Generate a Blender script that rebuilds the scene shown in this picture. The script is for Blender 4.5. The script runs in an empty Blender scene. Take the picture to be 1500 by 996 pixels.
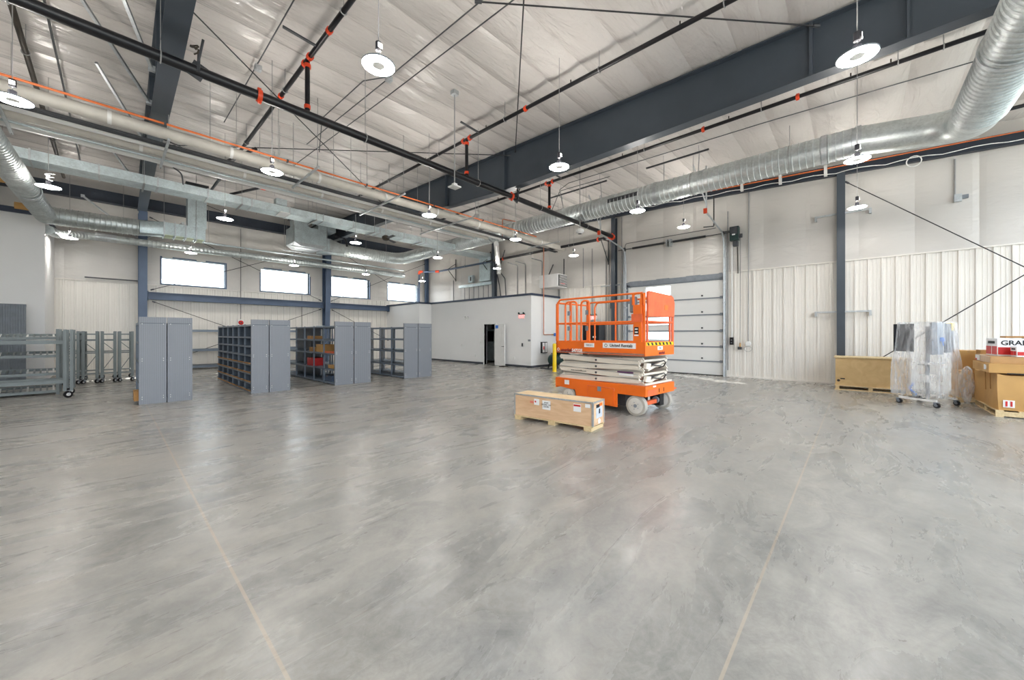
EXPO=.46; SKY=3.6; SUN=18
import bpy, math, random
from mathutils import Vector, Matrix
random.seed(7)
C = bpy.context.scene.collection
PI = math.pi

# ------------------------------------------------------------------ materials
def new_mat(name):
    m = bpy.data.materials.new(name); m.use_nodes = True
    nt = m.node_tree; b = nt.nodes['Principled BSDF']
    return m, nt, b

def srgb(r, g, b):
    f = lambda c: (c/12.92 if c <= .04045 else ((c+.055)/1.055)**2.4)
    return (f(r/255), f(g/255), f(b/255), 1)

def M(name, col, rough=.5, metal=0.0, var=.12, scale=6.0, bump=0.0, bscale=40.0, stretch=(1,1,1)):
    m, nt, b = new_mat(name)
    N = nt.nodes; L = nt.links
    tc = N.new('ShaderNodeTexCoord'); mp = N.new('ShaderNodeMapping'); mp.inputs['Scale'].default_value = stretch
    L.new(tc.outputs['Object'], mp.inputs[0])
    no = N.new('ShaderNodeTexNoise'); no.inputs['Scale'].default_value = scale; no.inputs['Detail'].default_value = 4
    L.new(mp.outputs[0], no.inputs['Vector'])
    cr = N.new('ShaderNodeValToRGB')
    cr.color_ramp.elements[0].position = .3; cr.color_ramp.elements[1].position = .7
    cr.color_ramp.elements[0].color = tuple(c*(1-var) for c in col[:3])+(1,)
    cr.color_ramp.elements[1].color = tuple(min(1, c*(1+var)) for c in col[:3])+(1,)
    L.new(no.outputs[0], cr.inputs[0]); L.new(cr.outputs[0], b.inputs['Base Color'])
    b.inputs['Roughness'].default_value = rough; b.inputs['Metallic'].default_value = metal
    if bump:
        n2 = N.new('ShaderNodeTexNoise'); n2.inputs['Scale'].default_value = bscale; n2.inputs['Detail'].default_value = 3
        L.new(mp.outputs[0], n2.inputs['Vector'])
        bp = N.new('ShaderNodeBump'); bp.inputs['Strength'].default_value = bump; bp.inputs['Distance'].default_value = .02
        L.new(n2.outputs[0], bp.inputs['Height']); L.new(bp.outputs[0], b.inputs['Normal'])
    return m

def mat_vinyl(name, col, stretch, sc=1.6, rough=.32, strength=.55, dist=.05):
    """reflective white insulation facing with pulled wrinkles"""
    m, nt, b = new_mat(name); N = nt.nodes; L = nt.links
    tc = N.new('ShaderNodeTexCoord'); mp = N.new('ShaderNodeMapping'); mp.inputs['Scale'].default_value = stretch
    L.new(tc.outputs['Object'], mp.inputs[0])
    no = N.new('ShaderNodeTexNoise'); no.inputs['Scale'].default_value = sc; no.inputs['Detail'].default_value = 5
    no.inputs['Roughness'].default_value = .55; no.inputs['Distortion'].default_value = .6
    L.new(mp.outputs[0], no.inputs['Vector'])
    n3 = N.new('ShaderNodeTexNoise'); n3.inputs['Scale'].default_value = .35; n3.inputs['Detail'].default_value = 3
    L.new(tc.outputs['Object'], n3.inputs['Vector'])
    cr = N.new('ShaderNodeValToRGB')
    cr.color_ramp.elements[0].position = .35; cr.color_ramp.elements[1].position = .65
    cr.color_ramp.elements[0].color = tuple(c*.93 for c in col[:3])+(1,); cr.color_ramp.elements[1].color = col
    L.new(n3.outputs[0], cr.inputs[0]); L.new(cr.outputs[0], b.inputs['Base Color'])
    b.inputs['Roughness'].default_value = rough
    bp = N.new('ShaderNodeBump'); bp.inputs['Strength'].default_value = strength; bp.inputs['Distance'].default_value = dist
    L.new(no.outputs[0], bp.inputs['Height']); L.new(bp.outputs[0], b.inputs['Normal'])
    return m

def mat_floor():
    m, nt, b = new_mat('polished_concrete'); N = nt.nodes; L = nt.links
    tc = N.new('ShaderNodeTexCoord')
    def noise(scale, det, stretch=(1,1,1), rot=0, dist=0, rough=.55):
        mp = N.new('ShaderNodeMapping'); mp.inputs['Scale'].default_value = stretch; mp.inputs['Rotation'].default_value = (0,0,rot)
        L.new(tc.outputs['Object'], mp.inputs[0])
        n = N.new('ShaderNodeTexNoise'); n.inputs['Scale'].default_value = scale; n.inputs['Detail'].default_value = det
        n.inputs['Distortion'].default_value = dist; n.inputs['Roughness'].default_value = rough
        L.new(mp.outputs[0], n.inputs['Vector']); return n.outputs[0]
    def ramp(src, p0, c0, p1, c1):
        r = N.new('ShaderNodeValToRGB'); e = r.color_ramp.elements
        e[0].position = p0; e[0].color = c0; e[1].position = p1; e[1].color = c1
        L.new(src, r.inputs[0]); return r.outputs[0]
    def mix(fac, a, c, mode='MIX'):
        x = N.new('ShaderNodeMix'); x.data_type = 'RGBA'; x.blend_type = mode
        if isinstance(fac, float): x.inputs[0].default_value = fac
        else: L.new(fac, x.inputs[0])
        for v, i in ((a, 6), (c, 7)):
            if isinstance(v, tuple): x.inputs[i].default_value = v
            else: L.new(v, x.inputs[i])
        return x.outputs[2]
    big = noise(.28, 5, (1,1,1), .3, .8)
    base = ramp(big, .36, srgb(104,103,101), .66, srgb(146,142,133))
    streak = noise(1.1, 9, (.55,2.0,1), -.45, .8, .66)
    c = mix(.42, base, ramp(streak, .22, srgb(56,57,58), .80, srgb(194,188,176)))
    warm = noise(.5, 6, (1,1.6,1), .9, 1.2, .6)
    wf = ramp(warm, .52, (0,0,0,1), .72, (.36,.36,.36,1))
    c = mix(wf, c, srgb(180,168,146))
    blue = noise(.42, 5, (1,1,1), 2.1, .4)
    c = mix(ramp(blue, .56, (0,0,0,1), .72, (.32,.32,.32,1)), c, srgb(128,136,148))
    swirl = noise(2.2, 10, (.8,1.3,1), -.5, 1.2, .70)
    c = mix(.45, c, ramp(swirl, .22, srgb(66,69,72), .78, srgb(200,195,186)))
    fine = noise(16, 6, (1,1,1), 0, 1, .7)
    c = mix(.14, c, ramp(fine, .3, (.18,.18,.18,1), .75, (.72,.71,.69,1)))
    # saw-cut joints (world metres = object metres here)
    sep = N.new('ShaderNodeSeparateXYZ'); L.new(tc.outputs['Object'], sep.inputs[0])
    wob = noise(3, 3)
    def line(axis, pos, w):
        a = N.new('ShaderNodeMath'); a.operation = 'SUBTRACT'; L.new(sep.outputs[axis], a.inputs[0]); a.inputs[1].default_value = pos
        ab = N.new('ShaderNodeMath'); ab.operation = 'ABSOLUTE'; L.new(a.outputs[0], ab.inputs[0])
        lt = N.new('ShaderNodeMath'); lt.operation = 'LESS_THAN'; L.new(ab.outputs[0], lt.inputs[0]); lt.inputs[1].default_value = w
        return lt.outputs[0]
    fill = srgb(182,166,148)
    for ax, pos, w, k in ((0,.57,.009,.6),(1,.47,.008,.6),(0,4.53,.006,.28),(0,8.4,.008,.5),(0,12.4,.006,.25),(1,8.2,.008,.5),(1,16.0,.008,.5),(1,4.3,.005,.1)):
        f = N.new('ShaderNodeMath'); f.operation = 'MULTIPLY'; L.new(line(ax,pos,w), f.inputs[0]); f.inputs[1].default_value = k
        c = mix(f.outputs[0], c, fill)
    # scratches
    scr = noise(2.2, 2, (1,14,1), .75, .3)
    L.new(c, b.inputs['Base Color'])
    rr = N.new('ShaderNodeMapRange'); rr.inputs[1].default_value = .3; rr.inputs[2].default_value = .7; rr.inputs[3].default_value = .19; rr.inputs[4].default_value = .38
    L.new(streak, rr.inputs[0]); L.new(rr.outputs[0], b.inputs['Roughness'])
    b.inputs['Specular IOR Level'].default_value = .6
    bp = N.new('ShaderNodeBump'); bp.inputs['Strength'].default_value = .12; bp.inputs['Distance'].default_value = .02
    L.new(noise(5, 5, (.6,2.0,1), -.45, .8), bp.inputs['Height']); L.new(bp.outputs[0], b.inputs['Normal'])
    return m

def mat_galv(name, col=(.62,.66,.66,1), rough=.34, metal=.85, sc=9):
    m, nt, b = new_mat(name); N = nt.nodes; L = nt.links
    tc = N.new('ShaderNodeTexCoord')
    vo = N.new('ShaderNodeTexVoronoi'); vo.inputs['Scale'].default_value = sc*3
    L.new(tc.outputs['Object'], vo.inputs['Vector'])
    no = N.new('ShaderNodeTexNoise'); no.inputs['Scale'].default_value = sc*.35; no.inputs['Detail'].default_value = 4
    L.new(tc.outputs['Object'], no.inputs['Vector'])
    ad = N.new('ShaderNodeMath'); ad.operation = 'MULTIPLY_ADD'
    L.new(vo.outputs['Color'], ad.inputs[0]); ad.inputs[1].default_value = .35; L.new(no.outputs[0], ad.inputs[2])
    cr = N.new('ShaderNodeValToRGB')
    cr.color_ramp.elements[0].position = .35; cr.color_ramp.elements[1].position = .95
    cr.color_ramp.elements[0].color = tuple(c*.78 for c in col[:3])+(1,); cr.color_ramp.elements[1].color = tuple(min(1,c*1.15) for c in col[:3])+(1,)
    L.new(ad.outputs[0], cr.inputs[0]); L.new(cr.outputs[0], b.inputs['Base Color'])
    b.inputs['Roughness'].default_value = rough; b.inputs['Metallic'].default_value = metal
    return m

def mat_emit(name, col, s):
    m, nt, b = new_mat(name)
    b.inputs['Base Color'].default_value = (.9,.9,.9,1)
    b.inputs['Emission Color'].default_value = col; b.inputs['Emission Strength'].default_value = s
    return m

def mat_glass():
    m, nt, b = new_mat('window_glass'); N = nt.nodes; L = nt.links
    out = [n for n in N if n.type == 'OUTPUT_MATERIAL'][0]
    tr = N.new('ShaderNodeBsdfTransparent'); tr.inputs[0].default_value = (.93,.96,.97,1)
    gl = N.new('ShaderNodeBsdfGlossy'); gl.inputs['Roughness'].default_value = .03
    mx = N.new('ShaderNodeMixShader'); mx.inputs[0].default_value = .06; L.new(tr.outputs[0], mx.inputs[1]); L.new(gl.outputs[0], mx.inputs[2])
    L.new(mx.outputs[0], out.inputs[0]); return m

def mat_film():
    m, nt, b = new_mat('translucent_plastic_film'); N = nt.nodes; L = nt.links
    out = [n for n in N if n.type == 'OUTPUT_MATERIAL'][0]
    tc = N.new('ShaderNodeTexCoord'); no = N.new('ShaderNodeTexNoise'); no.inputs['Scale'].default_value = 5; no.inputs['Detail'].default_value = 5
    mp = N.new('ShaderNodeMapping'); mp.inputs['Scale'].default_value = (2.5,2.5,.5); L.new(tc.outputs['Object'], mp.inputs[0]); L.new(mp.outputs[0], no.inputs['Vector'])
    mr = N.new('ShaderNodeMapRange'); mr.inputs[1].default_value = .3; mr.inputs[2].default_value = .75; mr.inputs[3].default_value = .10; mr.inputs[4].default_value = .52
    L.new(no.outputs[0], mr.inputs[0])
    tr = N.new('ShaderNodeBsdfTransparent')
    b.inputs['Base Color'].default_value = (.85,.87,.9,1); b.inputs['Roughness'].default_value = .25
    bp = N.new('ShaderNodeBump'); bp.inputs['Strength'].default_value = .6; bp.inputs['Distance'].default_value = .03
    L.new(no.outputs[0], bp.inputs['Height']); L.new(bp.outputs[0], b.inputs['Normal'])
    mx = N.new('ShaderNodeMixShader'); L.new(mr.outputs[0], mx.inputs[0]); L.new(tr.outputs[0], mx.inputs[1]); L.new(b.outputs[0], mx.inputs[2])
    L.new(mx.outputs[0], out.inputs[0]); return m

def mat_wood(name, c0, c1, sc=3, stretch=(1,8,8), rough=.6):
    m, nt, b = new_mat(name); N = nt.nodes; L = nt.links
    tc = N.new('ShaderNodeTexCoord'); mp = N.new('ShaderNodeMapping'); mp.inputs['Scale'].default_value = stretch
    L.new(tc.outputs['Object'], mp.inputs[0])
    no = N.new('ShaderNodeTexNoise'); no.inputs['Scale'].default_value = sc; no.inputs['Detail'].default_value = 7; no.inputs['Distortion'].default_value = 1.3
    L.new(mp.outputs[0], no.inputs['Vector'])
    cr = N.new('ShaderNodeValToRGB'); e = cr.color_ramp.elements
    e[0].position = .3; e[0].color = c0; e[1].position = .7; e[1].color = c1
    L.new(no.outputs[0], cr.inputs[0]); L.new(cr.outputs[0], b.inputs['Base Color']); b.inputs['Roughness'].default_value = rough
    return m

def mat_perf(name, col, pitch=.036):
    """painted sheet with a fine punched grid"""
    m, nt, b = new_mat(name); N = nt.nodes; L = nt.links
    tc = N.new('ShaderNodeTexCoord')
    wv = N.new('ShaderNodeTexWave'); wv.wave_type = 'BANDS'; wv.bands_direction = 'X'; wv.inputs['Scale'].default_value = 1/pitch/ (2*PI)*2
    L.new(tc.outputs['Object'], wv.inputs['Vector'])
    w2 = N.new('ShaderNodeTexWave'); w2.bands_direction = 'Z'; w2.inputs['Scale'].default_value = .55/pitch/(2*PI)*2
    L.new(tc.outputs['Object'], w2.inputs['Vector'])
    ad = N.new('ShaderNodeMath'); ad.operation = 'MULTIPLY_ADD'; L.new(w2.outputs['Fac'], ad.inputs[0]); ad.inputs[1].default_value = .06; L.new(wv.outputs['Fac'], ad.inputs[2])
    cr = N.new('ShaderNodeValToRGB'); e = cr.color_ramp.elements
    e[0].position = .1; e[0].color = tuple(c*.86 for c in col[:3])+(1,); e[1].position = .55; e[1].color = col
    L.new(ad.outputs[0], cr.inputs[0]); L.new(cr.outputs[0], b.inputs['Base Color'])
    b.inputs['Roughness'].default_value = .42
    bp = N.new('ShaderNodeBump'); bp.inputs['Strength'].default_value = .4; bp.inputs['Distance'].default_value = .004
    L.new(ad.outputs[0], bp.inputs['Height']); L.new(bp.outputs[0], b.inputs['Normal'])
    return m

m_floor = mat_floor()
m_ceil = mat_vinyl('ceiling_vinyl', srgb(208,203,199), (.35,1.6,1), 1.5, .24, 1.0, .10)
m_vin = mat_vinyl('wall_vinyl', srgb(208,204,199), (.5,.5,1.5), 1.5, .30, .7, .06)
m_panel = M('ribbed_wall_panel', srgb(228,224,217), .38, 0, .03, .7)
m_dry = M('painted_drywall', srgb(234,234,233), .7, 0, .02, .5)
m_base = M('dark_vinyl_base', srgb(60,64,72), .6)
m_cop = M('dark_blue_coping', srgb(44,56,78), .45)
m_steel = M('slate_blue_steel', srgb(66,74,83), .42, .1, .08, 1.5)
m_steel2 = M('steel_window_lit', srgb(78,94,118), .42, .1, .08, 1.5)  # slate steel with the blue of the window light mixed into the colour
m_dark = M('dark_beam_paint', srgb(40,48,60), .5)
m_galv = mat_galv('galvanized_duct', (.62,.66,.66,1), .42, .8)
m_galv2 = mat_galv('galvanized_strut', (.55,.58,.6,1), .4, .7)
m_galvg = mat_galv('galvanized_flat_duct', (.58,.66,.68,1), .42, .6)
m_rod = M('steel_rod', srgb(96,98,100), .5, .4)
m_rodk = M('dark_rod', srgb(52,52,54), .5, .3)
m_cable = M('grey_cable', srgb(150,150,150), .5)
m_blk = M('black_pipe', srgb(26,26,30), .32, .2, .2, 3)
m_brn = M('weathered_black_pipe', srgb(62,56,48), .5, .3, .3, 4)
m_org = M('orange_coupling', srgb(226,74,34), .45)
m_opipe = M('orange_gas_pipe', srgb(214,112,58), .42)
m_cop2 = M('copper_pipe', srgb(206,134,104), .35, .5)
m_ins = M('pipe_insulation', srgb(196,192,184), .55, 0, .1, 3, .3, 12)
m_insw = M('white_pipe_jacket', srgb(226,226,224), .35, 0, .05, 3, .3, 10)
m_white = M('white_plastic', srgb(232,232,230), .4)
m_wmetal = M('white_painted_metal', srgb(228,228,226), .35, 0, .03)
m_grey = M('grey_painted_metal', srgb(128,134,142), .4)
m_dgrey = M('dark_grey_metal', srgb(62,64,68), .5)
m_lens = mat_emit('lamp_lens', (1,.955,.89,1), 1.0)
m_glass = mat_glass(); m_film = mat_film()
m_shelf = M('shelf_blue_grey', srgb(112,124,138), .42, .1, .05, 3)
m_shelfd = M('shelf_dark_edge', srgb(78,88,100), .45, .1)
m_perf = mat_perf('end_panel_perforated', srgb(124,129,137))
m_orange = M('lift_orange', srgb(240,112,28), .38, 0, .06, 2.5)
m_oworn = M('worn_orange', srgb(226,102,56), .55, 0, .16, 6)
m_cream = M('lift_cream_arm', srgb(222,214,200), .42, 0, .04, 3)
m_tyre = M('grey_tyre', srgb(172,166,156), .7, 0, .08, 8)
m_hubw = M('white_hub', srgb(208,204,196), .5)
m_rub = M('black_rubber', srgb(22,22,24), .6)
m_ply = mat_wood('plywood', srgb(206,166,128), srgb(226,192,156), 2.0, (4,1,6))
m_plyl = mat_wood('plywood_top', srgb(214,184,140), srgb(232,208,170), 2.0, (4,1,6))
m_pine = mat_wood('pine', srgb(200,174,128), srgb(224,202,160), 3, (1,6,6))
m_osb = mat_wood('tan_board', srgb(192,160,110), srgb(206,176,126), 4, (1,1,1))
m_card = M('cardboard', srgb(196,152,92), .75, 0, .07, 3)
m_card2 = M('dark_cardboard', srgb(168,124,72), .8, 0, .1, 3)
m_tape = M('packing_tape', srgb(182,142,92), .3)
m_yel = M('safety_yellow', srgb(242,206,20), .42, 0, .04)
m_red = M('red_paint', srgb(204,40,40), .45)
m_blue = M('blue_plastic', srgb(36,110,200), .4)
m_ink = M('black_ink', srgb(20,20,22), .6)
m_paper = M('white_paper', srgb(236,236,236), .6, 0, .02)
m_gcomp = M('compressor_green', srgb(40,62,60), .35, .2)
m_screen = M('dark_screen', srgb(40,42,48), .18)
m_exit = mat_emit('exit_red', (1,.05,.05,1), 2.2)
m_ground = M('gravel_ground', srgb(150,146,132), .9, 0, .15, .5)
m_bush = M('green_foliage', srgb(84,108,76), .9, 0, .3, 3)

# ------------------------------------------------------------------ mesh builder
class MB:
    def __init__(s): s.v = []; s.f = []; s.sm = []
    def add(s, vs, fs, smooth=False):
        o = len(s.v); s.v += [Vector(v) for v in vs]; s.f += [tuple(i+o for i in f) for f in fs]; s.sm += [smooth]*len(fs); return s
    def box(s, x0, x1, y0, y1, z0, z1):
        x0, x1 = min(x0,x1), max(x0,x1); y0, y1 = min(y0,y1), max(y0,y1); z0, z1 = min(z0,z1), max(z0,z1)
        vs = [(x,y,z) for z in (z0,z1) for y in (y0,y1) for x in (x0,x1)]
        return s.add(vs, [(0,2,3,1),(4,5,7,6),(0,1,5,4),(1,3,7,5),(3,2,6,7),(2,0,4,6)])
    def bar(s, p0, p1, w, h, up=(0,0,1)):
        p0 = Vector(p0); p1 = Vector(p1); d = (p1-p0).normalized(); u = Vector(up)
        if abs(d.dot(u)) > .98: u = Vector((0,1,0)) if abs(d.y) < .9 else Vector((1,0,0))
        a = d.cross(u).normalized(); b = a.cross(d).normalized()
        vs = []
        for p in (p0, p1):
            for i, j in ((-1,-1),(1,-1),(1,1),(-1,1)): vs.append(p+a*(i*w/2)+b*(j*h/2))
        return s.add(vs, [(3,2,1,0),(4,5,6,7),(0,1,5,4),(1,2,6,5),(2,3,7,6),(3,0,4,7)])
    def cyl(s, p0, p1, r, n=12, r1=None, caps=True):
        return s.sweep([p0, p1], [r, r if r1 is None else r1], n, caps)
    def sweep(s, pts, radii, n=12, caps=True, closed=False):
        pts = [Vector(p) for p in pts]; k = len(pts)
        if not isinstance(radii, (list, tuple)): radii = [radii]*k
        ts = []
        for i in range(k):
            if closed: t = pts[(i+1) % k]-pts[i-1]
            elif i == 0: t = pts[1]-pts[0]
            elif i == k-1: t = pts[-1]-pts[-2]
            else:
                a = pts[i]-pts[i-1]; b = pts[i+1]-pts[i]
                t = (a.normalized() if a.length > 1e-9 else Vector()) + (b.normalized() if b.length > 1e-9 else Vector())
            if t.length < 1e-9: t = ts[-1] if ts else Vector((0,0,1))
            ts.append(t.normalized())
        u = Vector((0,0,1)) if abs(ts[0].z) < .9 else Vector((1,0,0))
        a = ts[0].cross(u).normalized(); vs = []; fs = []
        for i in range(k):
            a = (a - ts[i]*a.dot(ts[i]))
            a = a.normalized() if a.length > 1e-6 else ts[i].orthogonal().normalized()
            b = ts[i].cross(a)
            for j in range(n):
                an = 2*PI*j/n; vs.append(pts[i]+(a*math.cos(an)+b*math.sin(an))*radii[i])
        m = k if closed else k-1
        for i in range(m):
            for j in range(n):
                q = (i+1) % k
                fs.append((i*n+j, i*n+(j+1) % n, q*n+(j+1) % n, q*n+j))
        s.add(vs, fs, True)
        if caps and not closed:
            o = len(s.v)-k*n
            s.f.append(tuple(o+j for j in reversed(range(n)))); s.sm.append(False)
            s.f.append(tuple(o+(k-1)*n+j for j in range(n))); s.sm.append(False)
        return s
    def lathe(s, prof, c=(0,0,0), n=24, axis='z'):
        vs = []; fs = []
        for r, h in prof:
            for j in range(n):
                a = 2*PI*j/n; x, y = r*math.cos(a), r*math.sin(a)
                p = {'z': (x,y,h), 'x': (h,x,y), 'y': (y,h,x)}[axis]
                vs.append((c[0]+p[0], c[1]+p[1], c[2]+p[2]))
        for i in range(len(prof)-1):
            for j in range(n): fs.append((i*n+j, i*n+(j+1) % n, (i+1)*n+(j+1) % n, (i+1)*n+j))
        return s.add(vs, fs, True)
    def prism(s, poly, axis, t0, t1):
        """poly of (a,b); axis 'x': (y,z), 'y': (x,z), 'z': (x,y)"""
        def P(a, b, t): return {'x': (t,a,b), 'y': (a,t,b), 'z': (a,b,t)}[axis]
        n = len(poly); vs = [P(a,b,t0) for a,b in poly]+[P(a,b,t1) for a,b in poly]
        fs = [tuple(range(n)), tuple(reversed(range(n,2*n)))]+[(i, n+i, n+(i+1) % n, (i+1) % n) for i in range(n)]
        return s.add(vs, fs)
    def build(s, name, mat, parent=None, bevel=0, local=False, origin=None):
        vs = s.v; me = bpy.data.meshes.new(name)
        if parent is not None and not local:
            w = root_loc(parent); off = w
        elif parent is None:
            xs = [v.x for v in vs]; ys = [v.y for v in vs]; zs = [v.z for v in vs]
            off = Vector(origin) if origin else Vector(((min(xs)+max(xs))/2, (min(ys)+max(ys))/2, min(zs)))
        else: off = Vector((0,0,0))
        me.from_pydata([tuple(v-off) for v in vs], [], s.f)
        me.polygons.foreach_set('use_smooth', s.sm)
        me.update()
        o = bpy.data.objects.new(name, me); C.objects.link(o); me.materials.append(mat)
        if parent is not None: o.parent = parent
        else: o.location = off
        if bevel:
            b = o.modifiers.new('bevel', 'BEVEL'); b.width = bevel; b.segments = 2; b.limit_method = 'ANGLE'
        import_fix(me)
        return o

def import_fix(me):
    import bmesh
    bm = bmesh.new(); bm.from_mesh(me); bmesh.ops.recalc_face_normals(bm, faces=bm.faces); bm.to_mesh(me); bm.free()
    try: me.set_sharp_from_angle(angle=math.radians(40))
    except Exception: pass

def root_loc(o):
    v = Vector((0,0,0))
    while o is not None: v += o.location; o = o.parent
    return v

def tag(o, label, cat, group=None, kind=None):
    if label: o['label'] = label
    if cat: o['category'] = cat
    if group: o['group'] = group
    if kind: o['kind'] = kind
    return o
def thing(name, label, cat, loc=(0,0,0), rz=0, group=None):
    o = bpy.data.objects.new(name, None); C.objects.link(o); o.empty_display_size = .2
    o.location = loc; o.rotation_euler = (0,0,rz)
    return tag(o, label, cat, group)
def struct(o): o['kind'] = 'structure'; return o
def plabel(o, t): o['label'] = t; return o
def dup(r, loc=None, rz=None, label=None, parent=None, group=None):
    c = r.copy(); C.objects.link(c); c.parent = parent
    if loc is not None: c.location = loc
    if rz is not None: c.rotation_euler = (0,0,rz)
    if label: c['label'] = label
    if group: c['group'] = group
    for ch in list(r.children): dup(ch, parent=c)
    return c
def text(name, s, size, mat, parent, loc, face='-x', ext=.002, bold=.0, shear=0, sx=1):
    cu = bpy.data.curves.new(name, 'FONT'); cu.body = s; cu.size = size; cu.extrude = ext; cu.align_x = 'CENTER'; cu.align_y = 'CENTER'
    cu.offset = bold; cu.shear = shear; cu.resolution_u = 3
    t = bpy.data.objects.new(name+'_tmp', cu); C.objects.link(t)
    dg = bpy.context.evaluated_depsgraph_get(); me = bpy.data.meshes.new_from_object(t.evaluated_get(dg))
    bpy.data.objects.remove(t, do_unlink=True)
    R = {'-x': Matrix(((0,0,-1),(-1,0,0),(0,1,0))), '-y': Matrix(((1,0,0),(0,0,-1),(0,1,0))), 'z': Matrix.Identity(3)}[face]
    Ms = R.to_4x4() @ Matrix.Diagonal((sx,1,1,1))
    me.transform(Ms)
    o = bpy.data.objects.new(name, me); C.objects.link(o); me.materials.clear(); me.materials.append(mat)
    o.location = loc
    if parent is not None: o.parent = parent
    return o
def fillet(pts, r, seg=6):
    """round the corners of a polyline"""
    P = [Vector(p) for p in pts]; out = [P[0]]
    for i in range(1, len(P)-1):
        a = (P[i-1]-P[i]).normalized(); b = (P[i+1]-P[i]).normalized()
        ang = a.angle(b); d = min(r/math.tan(ang/2), (P[i-1]-P[i]).length*.48, (P[i+1]-P[i]).length*.48)
        p0 = P[i]+a*d; p1 = P[i]+b*d
        for k in range(seg+1):
            t = k/seg; out.append(p0*(1-t)**2 + P[i]*2*t*(1-t) + p1*t*t)
    out.append(P[-1]); return out
def resample(P, step):
    out = [P[0]]; acc = 0
    for i in range(len(P)-1):
        d = (P[i+1]-P[i]); L = d.length
        while acc+step <= L:
            acc += step; out.append(P[i]+d*(acc/L))
        acc -= L
    out.append(P[-1]); return out
def spiral(mb, pts, r, bend=.6, pitch=.14, n=28, seg=10):
    Q = resample(fillet(pts, bend, seg), pitch/13); P = []; rad = []
    for i, q in enumerate(Q):
        if i % 13 in (0, 10): P.append(q); rad.append(r)
        elif i % 13 in (11, 12): P.append(q); rad.append(r*1.05)
    P.append(Q[-1]); rad.append(r)
    return mb.sweep(P, rad, n)
roofz = lambda y: 7.40+.032*y
# ------------------------------------------------------------------ camera, world, sun
cam = bpy.data.objects.new('camera', bpy.data.cameras.new('camera')); C.objects.link(cam)
cam.location = (0,0,1.62); cam.rotation_euler = (PI/2, 0, math.radians(-47.2))
cam.data.sensor_width = 36; cam.data.lens = 36*546/1500; cam.data.shift_y = -8.5/1500; cam.data.clip_end = 400
sc = bpy.context.scene; sc.camera = cam
sc.view_settings.view_transform = 'Standard'; sc.view_settings.look = 'None'; sc.view_settings.gamma = 1
sc.view_settings.use_curve_mapping = False; sc.view_settings.exposure = EXPO

w = bpy.data.worlds.new('sky'); sc.world = w; w.use_nodes = True
nt = w.node_tree; bg = nt.nodes['Background']
tc = nt.nodes.new('ShaderNodeTexCoord'); sp = nt.nodes.new('ShaderNodeSeparateXYZ'); nt.links.new(tc.outputs['Generated'], sp.inputs[0])
cr = nt.nodes.new('ShaderNodeValToRGB'); e = cr.color_ramp.elements
e[0].position = .5; e[0].color = (.94,.97,1.0,1); e[1].position = .85; e[1].color = (.52,.76,1.0,1)
mp = nt.nodes.new('ShaderNodeMath'); mp.operation = 'MULTIPLY_ADD'; mp.inputs[1].default_value = .5; mp.inputs[2].default_value = .5
nt.links.new(sp.outputs[2], mp.inputs[0]); nt.links.new(mp.outputs[0], cr.inputs[0]); nt.links.new(cr.outputs[0], bg.inputs[0])
bg.inputs[1].default_value = SKY
sun = bpy.data.objects.new('sun', bpy.data.lights.new('sun', 'SUN')); C.objects.link(sun)
sun.data.energy = SUN; sun.data.angle = math.radians(.6); sun.data.color = (1,.95,.9)
sun.rotation_euler = Vector((-.55,-.9,-1)).to_track_quat('-Z','Y').to_euler(); sun.location = (20,30,25)

# ------------------------------------------------------------------ room shell
X0, X1, Y0, Y1 = -8.0, 16.1, -7.0, 23.6
o = struct(MB().box(X0-.3, X1+.3, Y0-.3, Y1+.3, -.15, 0).build('floor', m_floor, origin=(0,0,0)))
# ceiling: vinyl facing pillowing down between the purlins
mb = MB(); xs = [X0+i*(X1-X0)/40 for i in range(41)]; n = len(xs); y = Y0; vs = []; fs = []; cr_ = random.Random(2)
while y < Y1:
    y2 = min(y+.88, Y1); o_ = len(vs); sg = cr_.uniform(.05,.10); tw = cr_.uniform(-.02,.02)
    for i in range(9):
        t = i/8; yy = y+(y2-y)*t; sag = sg*math.sin(PI*t)**.6 if 0 < i < 8 else 0
        vs += [(x, yy, roofz(yy)-sag*(1+.15*math.sin(1.3*x+y))+.01*math.sin(3*x+1.7*yy)) for x in xs]
    fs += [(o_+i*n+j, o_+i*n+j+1, o_+(i+1)*n+j+1, o_+(i+1)*n+j) for i in range(8) for j in range(n-1)]
    y = y2
k = len(vs); vs += [(X0,Y0,roofz(Y0)+.2),(X1,Y0,roofz(Y0)+.2),(X1,Y1,roofz(Y1)+.2),(X0,Y1,roofz(Y1)+.2)]; fs += [(k,k+1,k+2,k+3)]
struct(MB().add(vs, fs, True).build('ceiling', m_ceil, origin=(0,0,0)))

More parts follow.
